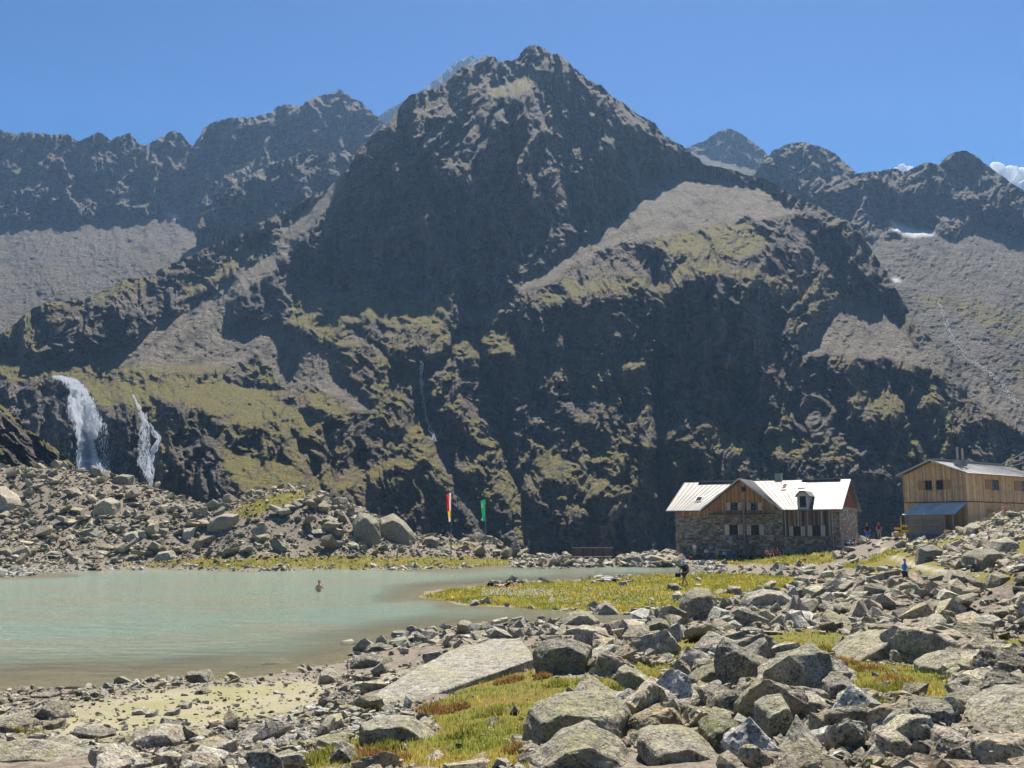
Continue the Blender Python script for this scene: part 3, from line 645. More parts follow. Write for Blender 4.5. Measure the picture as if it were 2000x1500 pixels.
# ================================================================== rocks
def rock_mat(name, tint_attr):
    t = NT(name); p = t.pos()
    if tint_attr: tn = t.attr('tint').outputs['Color']
    else: tn = t.n('ObjectInfo').outputs['Color']
    n0 = t.noise(p, .9, 5, .6); n1 = t.noise(p, 5, 7, .68); n2 = t.noise(p, 22, 6, .72); n3 = t.noise(p, 70, 3, .7)
    st = t.noise(t.mapv(p, (2.0, 2.0, 14), (.5, .3, 0)), 1.2, 6, .65, .5)
    c = t.mix(t.ramp(n1, .36, .64), (.42, .42, .42), (1.5, 1.47, 1.4)); c = t.mix(1.0, tn, c, 'MULTIPLY')
    c = t.mix(t.math('MULTIPLY', t.ramp(st, .45, .65), .45), c, (.30, .29, .27))
    c = t.mix(t.math('MULTIPLY', t.ramp(n2, .51, .57), .8), c, (.05, .05, .044))        # black lichen
    li = t.math('MULTIPLY', t.ramp(t.math('ADD', t.noise(p, 13, 6, .7, .6), t.math('MULTIPLY', n0, .7)), .88, .95), .5)
    c = t.mix(li, c, (.33, .33, .15))                                                  # yellow-green lichen
    c = t.mix(t.math('MULTIPLY', t.ramp(t.noise(p, 11, 5, .7, 1.0), .56, .61), .7), c, (.42, .42, .38))
    c = t.mix(t.math('MULTIPLY', t.ramp(t.noise(p, 2.2, 5, .7), .62, .68), .6), c, (.22, .115, .06))
    vs_ = t.math('ADD', t.voro(p, 19.0), t.math('MULTIPLY', n1, -.55)); sp = t.math('MULTIPLY', t.ramp(vs_, .06, .02), .8)
    c = t.mix(sp, c, t.mix(t.ramp(n0, .42, .58), (.50, .50, .44), (.40, .42, .16)))
    h = t.math('ADD', t.math('MULTIPLY', n1, 1.2), t.math('ADD', t.math('MULTIPLY', n2, .6), t.math('ADD', t.math('MULTIPLY', st, .8), t.math('MULTIPLY', n3, .2))))
    return t.done(t.bsdf(c, .9, t.bump(h, 1.0, .09), spec=.25))
ROCK_T = rock_mat('rubble_rock', True); ROCK_O = rock_mat('boulder_rock', False)
rng = np.random.RandomState(11)
def hull_pts(pts, cuts=0, seed=0, amp=0.0, bev=0.0, sz=1.0):
    bm = bmesh.new()
    for p in pts: bm.verts.new(p)
    r = bmesh.ops.convex_hull(bm, input=bm.verts)
    dead = [v for v in bm.verts if not v.link_faces]
    bmesh.ops.delete(bm, geom=dead, context='VERTS')
    bmesh.ops.recalc_face_normals(bm, faces=bm.faces)
    if bev: 
        bmesh.ops.dissolve_limit(bm, angle_limit=R_(9), verts=bm.verts, edges=bm.edges)
        bmesh.ops.bevel(bm, geom=list(bm.edges), offset=bev, segments=1, affect='EDGES', clamp_overlap=True)
    bmesh.ops.triangulate(bm, faces=bm.faces)
    for _ in range(cuts):
        L = sorted(e.calc_length() for e in bm.edges); m = L[int(len(L) * .5)]
        es = [e for e in bm.edges if e.calc_length() > m * .75]
        bmesh.ops.subdivide_edges(bm, edges=es, cuts=1); bmesh.ops.triangulate(bm, faces=[f for f in bm.faces if len(f.verts) > 3])
    if amp:
        bm.normal_update(); o = Vector((seed * 3.7, seed * 1.3, seed * 7.1)); fs = 1.0 / sz
        for v in bm.verts:
            q = v.co * fs
            n = mnoise.fractal(q * 1.6 + o, 1.0, 2.1, 3) * .8 + mnoise.noise(Vector((q.x * 2 + q.z, q.y * 2, q.z * 9 + q.x * 3)) + o) * .45 + abs(mnoise.noise(q * 5 + o)) * -.45
            n += (mnoise.fractal(q * 7 + o, 1.0, 2.1, 3)) * .3
            v.co += v.normal * n * amp
    V = np.array([v.co[:] for v in bm.verts]); Fc = np.array([[v.index for v in f.verts] for f in bm.faces]) if not bm.verts.index_update() else None
    bm.free(); return V, Fc
def rnd_pts(n, sx, sy, sz_, r):
    p = r.randn(n, 3); p /= np.linalg.norm(p, axis=1)[:, None]
    p = np.sign(p) * np.abs(p) ** .62; p /= np.abs(p).max(0)
    return p * [sx, sy, sz_]
PROTO = []
for i in range(36):
    k = i % 4; s = [(1, .75, .28), (1, .8, .5), (1, .65, .35), (.9, .8, .7)][k]
    V, Fc = hull_pts(rnd_pts(13, s[0], s[1] * rng.uniform(.8, 1.2), s[2] * rng.uniform(.8, 1.2), rng)); PROTO.append((V, Fc))
MID = []
for i in range(20):
    k = i % 4; s = [(1, .7, .40), (1, .8, .65), (1, .65, .5), (.9, .8, .85)][k]
    V, Fc = hull_pts(rnd_pts(16, s[0], s[1], s[2], rng), cuts=3, seed=i, amp=.065, bev=.028)
    me = bpy.data.objects.remove; 
    MID.append((V, Fc))
def rot_mats(n, tilt, r):
    yaw = r.uniform(0, 6.283, n); tx = r.normal(0, tilt, n); ty = r.normal(0, tilt, n)
    c, s = np.cos(yaw), np.sin(yaw); Z = np.zeros((n, 3, 3)); Z[:, 0, 0] = c; Z[:, 0, 1] = -s; Z[:, 1, 0] = s; Z[:, 1, 1] = c; Z[:, 2, 2] = 1
    X = np.zeros((n, 3, 3)); X[:, 0, 0] = 1; X[:, 1, 1] = np.cos(tx); X[:, 1, 2] = -np.sin(tx); X[:, 2, 1] = np.sin(tx); X[:, 2, 2] = np.cos(tx)
    Y = np.zeros((n, 3, 3)); Y[:, 1, 1] = 1; Y[:, 0, 0] = np.cos(ty); Y[:, 0, 2] = np.sin(ty); Y[:, 2, 0] = -np.sin(ty); Y[:, 2, 2] = np.cos(ty)
    return X @ Y @ Z
def tints(n, r, base=(.46, .395, .31)):
    b = np.array(base)[None] * np.exp(r.normal(0, .34, n))[:, None]
    warm = r.rand(n)[:, None]; b = b * (1 + (warm - .5) * np.array([[.22, .02, -.22]]))
    red = (r.rand(n) < .02)[:, None]; b = np.where(red, b * [[1.08, .88, .80]], b)
    return np.clip(b, .04, .65)
# hero boulders, each traced: (label, outline in photo px, depth m, tint, options)
GREY = (.47, .41, .33); LIGHT = (.52, .475, .40); DARK = (.21, .19, .155); LICH = (.40, .37, .275)
HERO = [
 ('flat pale stone at the sunny edge of the algae flat', [(258,1396),(262,1384),(285,1380),(296,1390),(280,1398)], .5, LIGHT),
 ('pale square stone tilted on the algae flat', [(283,1402),(288,1388),(306,1386),(308,1400)], .35, LIGHT),
 ('long flat pale stone on the algae flat', [(316,1398),(330,1385),(352,1382),(350,1394),(330,1399)], .4, LIGHT),
 ('grey rock on the algae flat beside the long flat pale stone', [(340,1384),(352,1372),(376,1369),(374,1382),(356,1386)], .4, GREY),
 ('dark stone standing at the water line of the algae flat', [(380,1356),(384,1344),(400,1342),(412,1350),(408,1357)], .5, DARK),
 ('pale boulder with flat face at the muddy shore corner', [(620,1336),(626,1312),(645,1304),(664,1318),(668,1334),(640,1338)], .7, LIGHT),
 ('dark wet rocks jutting into the lake beside the long slab', [(680,1300),(690,1284),(720,1276),(760,1282),(775,1296),(740,1306),(700,1306)], .9, DARK),
 ('low dark rock at the lake edge beyond the wet rocks', [(710,1270),(722,1258),(745,1254),(768,1264),(764,1274),(735,1274)], .8, DARK),
 ('dark boulder with orange stained side beside the long slab', [(1040,1272),(1062,1250),(1110,1246),(1156,1262),(1161,1312),(1138,1325),(1085,1318),(1046,1300)], 1.1, DARK),
 ('huge rounded lichen covered boulder in the turf above the lowest boulder', [(1018,1420),(1030,1385),(1085,1356),(1170,1352),(1220,1368),(1236,1392),(1222,1440),(1160,1460),(1060,1462),(1024,1445)], 1.3, LICH),
 ('massive lichen spotted boulder at the very bottom below the rounded boulder', [(1018,1530),(1030,1478),(1090,1430),(1150,1412),(1212,1445),(1248,1500),(1250,1535)], 1.2, LICH),
 ('broad grey green slab rock split along its edge below the long slab', [(698,1440),(700,1408),(735,1400),(800,1402),(850,1428),(882,1448),(820,1456),(740,1450)], .9, LICH),
 ('flat grey boulder with pale face at the bottom edge right of the turf', [(1240,1530),(1243,1440),(1262,1428),(1330,1422),(1362,1432),(1420,1480),(1450,1530)], 1.2, LICH),
 ('tall dark upright block standing at the end of the grass spit', [(1325,1180),(1335,1158),(1350,1148),(1385,1148),(1400,1168),(1396,1200),(1375,1212),(1338,1222),(1336,1205)], 2.2, DARK),
 ('pointed dark fin shaped boulder with a long sloping edge', [(1393,1290),(1398,1262),(1412,1243),(1430,1252),(1470,1282),(1505,1300),(1528,1325),(1533,1345),(1490,1348),(1450,1330),(1402,1308)], .7, DARK),
 ('angular brown boulder leaning in front of the fin shaped boulder', [(1340,1325),(1375,1300),(1412,1294),(1434,1315),(1420,1330),(1375,1338)], .8, DARK),
 ('big wedge boulder with a smooth pale sloping top amid red tufts', [(1628,1288),(1660,1262),(1700,1240),(1730,1228),(1758,1236),(1762,1262),(1745,1285),(1700,1292),(1650,1294)], 1.8, GREY),
 ('lumpy dark boulder tucked against the pale wedge boulder', [(1740,1290),(1745,1270),(1765,1262),(1795,1282),(1798,1296),(1760,1298)], .8, DARK),
 ('long lichen streaked block pointing up behind the turf hollow', [(1795,1300),(1830,1278),(1860,1268),(1885,1285),(1880,1318),(1845,1322),(1812,1312)], 1.1, LICH),
 ('rough block beside the lichen streaked block', [(1882,1300),(1900,1285),(1920,1300),(1925,1322),(1895,1325)], .9, GREY),
 ('dark wedge shaped boulder at the water edge beyond the long slab', [(1094,1220),(1110,1198),(1128,1191),(1152,1194),(1172,1212),(1168,1224),(1120,1226)], 1.2, GREY),
 ('steep triangular rock on the shore beside the long slab', [(950,1248),(954,1232),(964,1222),(985,1230),(1004,1242),(1000,1249)], .9, GREY),
 ('boulder lying half in the pond near the grass spit', [(1156,1202),(1165,1184),(1180,1172),(1195,1180),(1212,1198),(1200,1204)], 1.0, GREY),
 ('rounded rock at the pond shore in front of the upright block', [(1250,1232),(1262,1216),(1285,1206),(1308,1212),(1320,1228),(1305,1236),(1270,1236)], 1.0, DARK),
 ('dark block alone in the shallow water with a lighter wedge on its side', [(360,1330),(364,1312),(378,1310),(392,1318),(403,1308),(410,1312),(420,1330),(395,1336)], .8, DARK),
 ('small dark rock alone in the shallow water', [(284,1334),(290,1322),(302,1317),(311,1322),(312,1334)], .5, DARK),
 ('flat white stone awash in the lake', [(508,1296),(520,1288),(545,1286),(566,1292),(568,1297),(540,1299)], .9, (.62, .6, .56)),
 ('pyramid rock standing alone in the far water', [(798,1134),(806,1122),(812,1124),(819,1134)], 1.2, DARK),
 ('large dark rock at the muddy shore by the algae flat', [(65,1408),(72,1388),(98,1366),(118,1370),(136,1395),(128,1404),(90,1410)], .9, DARK),
 ('flat dark rock lying in the water off the algae flat', [(60,1362),(64,1352),(90,1354),(120,1352),(118,1360),(90,1364)], .7, DARK),
 ('small boulder in front of the large dark shore rock', [(82,1425),(88,1412),(110,1404),(124,1406),(122,1422),(104,1427)], .5, DARK),
 ('wide flat slab of brown rock at the edge of the mud', [(-30,1432),(-20,1402),(30,1400),(56,1412),(58,1430),(20,1436)], .9, (.22,.185,.15)),
 ('broad grey boulder crusted with white lichen in the bottom corner', [(-60,1530),(-40,1462),(40,1444),(100,1450),(170,1470),(195,1500),(190,1530)], 1.0, LICH),
 ('rounded flat boulder above the rubble by the sand', [(85,1452),(95,1440),(130,1436),(158,1452),(150,1466),(110,1468)], .6, GREY),
 ('wide pale slab lying across the bottom rubble', [(245,1460),(262,1428),(300,1415),(350,1418),(368,1440),(345,1455),(290,1466)], .9, LIGHT),
 ('dark long rock with flat top behind the pale slab', [(140,1438),(148,1420),(190,1422),(228,1430),(210,1440),(170,1444)], .7, DARK),
 ('dark pointed rock on the turf at the bottom', [(640,1495),(652,1462),(668,1446),(690,1460),(700,1478),(680,1496)], .5, DARK),
 ('flat pale boulder on the turf at the bottom edge', [(810,1530),(815,1492),(850,1466),(880,1480),(900,1500),(890,1530)], .6, LIGHT),
 ('black topped small boulder at the bottom edge of the turf', [(915,1520),(920,1480),(945,1472),(975,1490),(980,1520)], .5, GREY),
 ('tilted grey rock with yellow lichen in the grass hollow', [(1203,1325),(1206,1306),(1222,1297),(1262,1318),(1280,1340),(1255,1352),(1225,1345)], .7, LIGHT),
 ('tall leaning pale slab rock with golden lichen among the rubble', [(1372,1395),(1388,1350),(1408,1335),(1428,1350),(1432,1370),(1412,1394),(1390,1398)], .6, (.36,.32,.24)),
 ('rusty dark oval boulder standing among the rubble', [(1370,1450),(1366,1420),(1380,1400),(1420,1396),(1444,1412),(1450,1450),(1438,1475),(1405,1470),(1385,1462)], .8, (.15,.14,.08)),
 ('tall lumpy lichen boulder in the middle of the rubble', [(1478,1400),(1480,1375),(1500,1358),(1525,1356),(1540,1380),(1544,1420),(1530,1450),(1500,1440),(1478,1420)], .8, LICH),
 ('smooth pale brown boulder overhanging a dark hollow', [(1590,1345),(1595,1322),(1625,1310),(1660,1325),(1676,1358),(1640,1372),(1605,1365)], .9, (.27,.235,.19)),
 ('square edged slab propped up beside the dark hollow', [(1540,1378),(1548,1352),(1590,1350),(1612,1368),(1606,1392),(1570,1400),(1550,1392)], .8, GREY),
 ('dark overhanging slab with a flat top near the big sloping boulder', [(1865,1395),(1870,1365),(1900,1350),(1928,1345),(1945,1362),(1938,1388),(1900,1400)], .9, DARK),
 ('great sloping boulder at the picture edge with green and silver lichen', [(1893,1428),(1900,1405),(1950,1372),(2000,1350),(2090,1335),(2120,1400),(2060,1440),(1960,1446),(1905,1442)], 1.5, LICH),
 ('sharp wedge of grey rock among the bottom rubble', [(1820,1402),(1826,1366),(1838,1359),(1860,1380),(1872,1404),(1845,1408)], .5, DARK),
 ('squat pointed boulder beside the bottom rubble hollow', [(1705,1470),(1712,1430),(1740,1420),(1770,1440),(1785,1470),(1775,1485),(1730,1484)], .6, GREY),
 ('dark broad boulder at the bottom among the rubble', [(1515,1510),(1528,1465),(1560,1452),(1600,1460),(1620,1490),(1600,1520),(1540,1525)], .8, DARK),
 ('blocky olive rock with a flat lit top in the bottom rubble', [(1662,1420),(1665,1388),(1700,1382),(1715,1400),(1712,1422),(1690,1426)], .5, LICH),
 ('rounded grey boulder with layered top in the bottom rubble', [(1820,1462),(1828,1430),(1850,1420),(1876,1430),(1872,1462),(1845,1466)], .6, GREY),
 ('big blocky boulder with a red and white trail mark', [(1888,1108),(1886,1086),(1905,1074),(1940,1070),(1953,1078),(1945,1100),(1925,1114),(1900,1116)], 2.6, DARK),
 ('dark block on the knoll next to the trail marked boulder', [(1790,1098),(1796,1070),(1820,1062),(1838,1072),(1836,1096),(1810,1102)], 1.8, DARK),
 ('boulder on the knoll below the wooden house corner', [(1885,1040),(1890,1028),(1908,1022),(1920,1032),(1915,1046),(1895,1046)], 1.6, GREY),
 ('large dark rock on the knoll top', [(1942,1028),(1944,1012),(1966,1008),(1972,1018),(1966,1028)], 1.6, DARK),
 ('broad slab on the knoll slope beneath the knoll top', [(1930,1078),(1938,1056),(1965,1048),(1985,1058),(1985,1075),(1950,1082)], 2.0, GREY),
 ('tall dark rock by the runner trail with a steep end', [(1930,1140),(1936,1122),(1955,1118),(1985,1142),(1960,1146)], 1.2, DARK),
 ('long sloping pale boulder beyond the upright block', [(1440,1180),(1452,1162),(1490,1150),(1530,1155),(1552,1170),(1530,1184),(1470,1188)], 1.6, LIGHT),
 ('upright tooth of rock beyond the pale sloping boulder', [(1545,1172),(1552,1150),(1568,1143),(1570,1172)], .7, DARK),
 ('wedge boulder beside the running boy', [(1800,1132),(1810,1122),(1835,1118),(1852,1130),(1830,1136)], 1.2, DARK),
 ('rounded dark boulder in the wide rubble field', [(1804,1190),(1810,1176),(1830,1172),(1850,1178),(1852,1192),(1825,1198)], 1.1, DARK),
 ('boulder under a dark overhang in the wide rubble field', [(1905,1226),(1918,1206),(1940,1200),(1968,1216),(1972,1230),(1935,1232)], 1.1, LIGHT),
 ('cube like rock on the grass spit beside the hiker', [(1303,1154),(1304,1140),(1320,1138),(1336,1150),(1332,1156)], 1.0, DARK),
 ('flat topped small boulder on the grass behind the upright block', [(1420,1150),(1424,1144),(1446,1145),(1452,1160),(1432,1164)], .9, GREY),
 ('great dark boulder at the crest end of the moraine', [(690,1050),(688,1020),(700,1000),(722,1002),(740,1018),(744,1050),(730,1064),(705,1062)], 4.5, DARK),
 ('massive rounded boulder next to the crest end boulder', [(738,1060),(742,1012),(768,1002),(790,1018),(808,1040),(812,1056),(790,1062)], 4.5, (.29, .255, .20)),
 ('long pale boulder on the moraine crest', [(402,1035),(410,1012),(438,1003),(468,1004),(466,1022),(440,1034)], 3.2, (.34, .30, .24)),
 ('huge boulder high on the moraine at the picture edge', [(-30,985),(-25,952),(10,950),(32,970),(42,985),(20,1000),(-20,1002)], 4, GREY),
 ('overhanging flat boulder perched on the moraine crest', [(215,945),(222,932),(240,926),(262,928),(262,938),(252,948)], 3, DARK),
 ('big rounded boulder in the middle of the moraine face', [(180,1005),(188,980),(215,970),(236,980),(238,1000),(210,1010)], 3.5, GREY),
 ('boulder with a pale top low on the moraine face', [(240,1055),(246,1042),(268,1036),(278,1050),(262,1060)], 2.2, LIGHT),
 ('pair leaning block on the moraine face', [(355,1050),(360,1032),(380,1030),(380,1050),(366,1058)], 2, LIGHT),
 ('dark block under the pair leaning block', [(285,1040),(292,1022),(308,1020),(312,1040),(300,1046)], 2.2, GREY),
 ('flat pale boulder at the foot of the moraine', [(302,1092),(310,1078),(336,1074),(346,1088),(330,1096)], 2, LIGHT),
 ('round dark boulder beside the flag knoll', [(822,1062),(828,1050),(845,1046),(857,1054),(858,1066),(838,1070)], 2, DARK),
 ('big boulder at the end of the stone bank by the stone house', [(1218,1098),(1220,1086),(1235,1079),(1248,1084),(1258,1096),(1240,1102)], 2, DARK),
 ('grey boulder on the stone bank near the wooden bridge', [(1252,1100),(1256,1088),(1270,1082),(1300,1090),(1300,1100)], 1.6, GREY),
]
FOOT = []; CLEAR = []    # ground circles kept free of rubble
OCC = []
def hero(label, outline, depth, tint, name='boulder', lay=.12, cuts=None, key='boulders', amp=.028, seed=0, cat='boulder'):
    o = np.array(outline, float); cx = o[:, 0].mean(); by = o[:, 1].max(); ty = o[:, 1].min()
    g0 = hit(cx, min(by - (by - ty) * lay, 1494) if by < 1500 else 1485); Y0 = g0.y + depth * .35
    if by >= 1500: Y0 = g0.y + .25
    front = P3(o[:, 0], o[:, 1], Y0)
    c = front.mean(0); wd = np.ptp(front[:, 0]); hh = np.ptp(front[:, 2])
    pts = [p for p in front]
    r = np.random.RandomState(abs(hash(outline[0])) % 9999 + len(label))
    dq = c / np.linalg.norm(c)
    for p in front:
        for sgn, k, sc_ in ((-1, .5, .72), (1, .5, .78)):
            j = r.uniform(.88, 1.08)
            q = c + (p - c) * sc_ * j
            q[1] += sgn * depth * k * r.uniform(.8, 1.1)
            if sgn < 0 and p[2] > c[2]: q[2] -= hh * .12 * r.rand()
            q[2] = min(q[2], p[2] + .0) if sgn > 0 else q[2]
            pts.append(q)
    zb = min(front[:, 2].min(), g0.z) - .25 * hh
    low = [q.copy() for q in pts if q[2] < c[2]]
    for q in low: q[2] = zb
    pts += low
    org = Vector((c[0], Y0, g0.z))
    big_ = np.ptp(o[:, 0]) > 85 and by > 1180
    V, Fc = hull_pts([Vector(q) - org for q in pts], cuts=4 if big_ else 3 if by > 1180 else 2, seed=r.randint(99), amp=amp * max(wd, hh), bev=.03 * min(wd, hh, depth), sz=max(wd, hh) * .8)
    ob = mesh_np(name, V, Fc, ROCK_O); ob.location = org; ob.color = (*tint, 1)
    put(ob, label, cat, key)
    CLEAR.append((org.x, org.y, max(wd, depth) * .42)); FOOT.append((o, org.y)); return ob
heroes = [hero(*h) for h in HERO]
# the long pale slab lying tilted beside the lake, and others drawn as plates
def plate(label, top, thick, tint, base_py=None, name='rock_slab', key='boulders', cuts=4, amp=.016):
    q = []
    for px, py, z in top:
        a, t = ray(px, py); Y = (z - H) / float(t); q.append(np.array([float(a) * Y, Y, z]))
    c = np.mean(q, 0); pts = list(q)
    for p in q:
        b = c + (p - c) * 1.03; b[2] = p[2] - thick; pts.append(b)
        b2 = c + (p - c) * .8; b2[2] = p[2] - thick - .5; pts.append(b2)
    org = Vector((c[0], c[1], c[2] - thick)); wd = max(np.ptp(np.array(q)[:, 0]), .5)
    V, Fc = hull_pts([Vector(p) - org for p in pts], cuts=cuts, seed=5, amp=amp * wd, bev=.02, sz=wd * .6)
    ob = mesh_np(name, V, Fc, ROCK_O); ob.location = org; ob.color = (*tint, 1); put(ob, label, 'rock slab', key)
    CLEAR.append((org.x, org.y, wd * .3)); FOOT.append((np.array([(p[0], p[1]) for p in top], float), org.y)); return ob
plate('long pale tilted slab lying along the lake shore', [(705,1384,.62),(742,1345,.72),(800,1305,.86),(880,1268,1.0),(960,1248,1.1),(1018,1246,1.22),(1046,1285,1.08),(1000,1302,.98),(945,1322,.9),(880,1345,.76),(800,1372,.66),(720,1390,.56)], .34, (.42, .40, .34))

# ---- scattered rubble
def scatter(N, px0, px1, y0, y1, smin, k, smax, seed, alpha=1.5, accept=None, base=(.46, .395, .31), tilt=.35, raise_=.25, flatk=None, power=1.0):
    r = np.random.RandomState(seed)
    a0, a1 = ray(px0, 1200)[0], ray(px1, 1200)[0]
    a = r.uniform(a0, a1, N); u = r.rand(N) ** power
    Y = 1 / (1 / y1 + u * (1 / y0 - 1 / y1)); x = a * Y; z = gtop(x, Y)
    size = np.maximum(smin, k * Y) * (1 - r.rand(N)) ** (-1 / alpha); size = np.minimum(size, smax)
    ok = np.ones(N, bool)
    L = np.log(Y); turf = tab(GTURF, a, L); sand = tab(GSAND, a, L); pa = tab(GPATH, a, L)
    ok &= r.rand(N) > (turf * .965) ; ok &= r.rand(N) > sand * .86; ok &= pa < .3
    ok &= (z > -.02) | (r.rand(N) < .012)
    ok &= z > -.18
    px, py = proj(x, Y, z)
    if accept is not None: ok &= accept(px, py, x, Y, z, size, r)
    for cx, cy_, cr in CLEAR: ok &= np.hypot(x - cx, Y - cy_) > cr * .8
    pt = proj(x, Y, z + size * .5)[1]
    for ol, hy in FOOT:
        x0, y0_ = ol.min(0); x1, y1_ = ol.max(0); c_ = ok & (px > x0 + 3) & (px < x1 - 3) & (Y < hy) & (pt < y1_ - (y1_ - y0_) * .22) & (py > y0_); ok &= ~c_
    x, Y, z, size, a, turf = x[ok], Y[ok], z[ok], size[ok], a[ok], turf[ok]
    size = np.where(turf > .5, np.minimum(size, smin * 3 + k * Y * 2.5), size)
    size = np.where(sand[ok] > .5, np.minimum(size, .16), size)
    n = len(x); t = tints(n, r, base)
    zz = z + size * r.uniform(-.1, raise_, n)
    return dict(x=x, y=Y, z=zz, s=size * .5, t=t, rot=rot_mats(n, tilt, r), k=r.randint(0, 36, n), asp=r.uniform(.75, 1.25, (n, 3)))
def cat(ds): return {k: np.concatenate([d[k] for d in ds]) for k in ds[0]}
def notbank(px, py, x, Y, z, s, r):
    return ~((px > 1310) & (px < 1690) & (Y > 112)) & (Y < 160)
A0 = scatter(8000, -60, 2060, 6.2, 30, .035, .0016, .2, 21, 2.0, notbank, tilt=.5)
A1 = scatter(18500, -60, 2060, 6.2, 62, .06, .0034, .62, 1, 1.55, notbank)                       # near field
A2 = scatter(10000, 1150, 2060, 14, 108, .10, .0045, 1.2, 2, 1.6, notbank)                     # rubble towards the houses
A3 = scatter(15000, -60, 1060, 84, 150, .24, .0, 2.0, 3, 1.75, lambda px, py, x, Y, z, s, r: (z > .62), raise_=.35, power=.9, base=(.31, .265, .20))   # moraine
A3b = scatter(7000, -60, 1060, 95, 150, .2, .0, 1.2, 13, 2.2, lambda px, py, x, Y, z, s, r: (z > .4), raise_=.3, base=(.31, .265, .20))
A4 = scatter(26000, -60, 1420, 80, 135, .2, .0, 1.1, 4, 2.2, lambda px, py, x, Y, z, s, r: (z > -.12) & (z < .48) & (Y < 135), base=(.60, .57, .52))  # pale stones at the far shore
A5 = scatter(5000, 1000, 1330, 114, 131, .3, .0, 1.4, 5, 1.9, lambda px, py, x, Y, z, s, r: (z > .0) & ~((px > 1110) & (px < 1204) & (Y > 117)) & ~((px > 990) & (px < 1022) & (Y > 116)), raise_=.4)   # stone bank
A6 = scatter(12000, 1780, 2060, 50, 110, .20, 0, 1.1, 6, 1.7, lambda px, py, x, Y, z, s, r: (z > 1.8), raise_=.12)   # knoll
A7 = scatter(12000, 0, 800, 14, 29, .04, .0022, .3, 7, 1.7, lambda px, py, x, Y, z, s, r: (z > -.04), base=(.48, .45, .40), tilt=.2)  # shore rubble
A8 = scatter(1500, 700, 1420, 30, 60, .1, .005, .7, 8, 1.7, lambda px, py, x, Y, z, s, r: (np.abs(z) < .3), base=(.45, .42, .37))
ALL = cat([A0, A1, A2, A3, A3b, A4, A5, A6, A7, A8])
px_, py_ = proj(ALL['x'], ALL['y'], ALL['z']); show = ALL['s'] / ALL['y']
inv = (px_ > 5) & (px_ < 1995) & (py_ < 1495) & (py_ > 900)
NEARMAX = 300 - len(heroes) - 6
order = np.argsort(-(show * inv)); pick = order[:NEARMAX]; rest = np.ones(len(show), bool); rest[pick] = False
def build_rubble(D, sel, name):
    Vs, Fs, Ts = [], [], []; base = 0
    for k in range(36):
        m = sel & (D['k'] == k)
        if not m.any(): continue
        V, Fc = PROTO[k]; n = m.sum()
        v = V[None] * D['asp'][m][:, None, :] * D['s'][m][:, None, None]
        v = np.einsum('nij,nvj->nvi', D['rot'][m], v) + np.stack([D['x'][m], D['y'][m], D['z'][m]], -1)[:, None]
        Vs.append(v.reshape(-1, 3)); Fs.append((Fc[None] + (np.arange(n) * len(V))[:, None, None]).reshape(-1, 3) + base); base += n * len(V)
        Ts.append(np.repeat(D['t'][m], len(V), 0))
    return mesh_np(name, np.concatenate(Vs), np.concatenate(Fs), ROCK_T, attrs={'tint': np.concatenate(Ts)})
far = ALL['y'] > 80
o = build_rubble(ALL, rest & ~far, 'rubble'); put(o, 'loose angular grey stones covering the near ground', kind='stuff')
o = build_rubble(ALL, rest & far, 'moraine_debris'); put(o, 'loose grey stones covering the moraine and far shore', kind='stuff')
mid_me = []
for i, (V, Fc) in enumerate(MID):
    t_ = mesh_np('rock', V, Fc, ROCK_O); mid_me.append(t_.data); bpy.data.objects.remove(t_)
LM = [((o_.location.x, o_.location.y), h[0]) for o_, h in zip(heroes, HERO)]
LMS = {h[0]: h for h in HERO}
seen = {}
def tone(c):
    l = float(np.mean(c)); r_ = c[0] / max(c[2], 1e-3)
    return ('dark ' if l < .19 else 'pale ' if l > .29 else '') + ('reddish' if r_ > 1.75 else 'brown' if r_ > 1.36 else 'grey')
for ii, idx in enumerate(pick):
    k = ii % 20; D = ALL; s = D['s'][idx] * 1.06
    ob = bpy.data.objects.new('rock', mid_me[k]); COL.objects.link(ob)
    M = Matrix(D['rot'][idx].tolist()).to_4x4(); M.translation = Vector((D['x'][idx], D['y'][idx], D['z'][idx] - s * .1))
    sc_ = D['asp'][idx] * s; ob.matrix_world = M @ Matrix.Diagonal((sc_[0], sc_[1], sc_[2], 1)); ob.color = (*D['t'][idx], 1)
    x, y = D['x'][idx], D['y'][idx]; ppx, ppy = px_[idx], py_[idx]
    d = [math.hypot((proj(lx, ly, 1)[0] - ppx), (proj(lx, ly, 1)[1] - ppy) * 1.5) for (lx, ly), _ in LM]; j = int(np.argmin(d)); (lx, ly), lab = LM[j]
    hx = proj(lx, ly, 1)[0]
    rel = ('behind' if y > ly * 1.06 else 'in front of' if y < ly * .94 else 'beside')
    side = ' to the left' if ppx < hx - 40 else ' to the right' if ppx > hx + 40 else ''
    shp = ['flat', 'blocky', 'wedge shaped', 'chunky'][k % 4]
    szw = 'large' if show[idx] > np.median(show[pick]) * 1.5 else 'smaller' if show[idx] < np.median(show[pick]) * .85 else 'middling'
    short = ' '.join(lab.split()[:7])
    while short.split()[-1] in ('a', 'the', 'with', 'of', 'at', 'in', 'and', 'to', 'on', 'its', 'by', 'from', 'beside'): short = ' '.join(short.split()[:-1])
    lb = f'{szw} {tone(D["t"][idx])} {shp} rock {rel} the {short}{side}'
    put(ob, ' '.join(lb.split()[:16]), 'rock', 'rocks strewn over the ground'); seen.setdefault(' '.join(ob['label'].split()[:11]), []).append((ppx, ob))

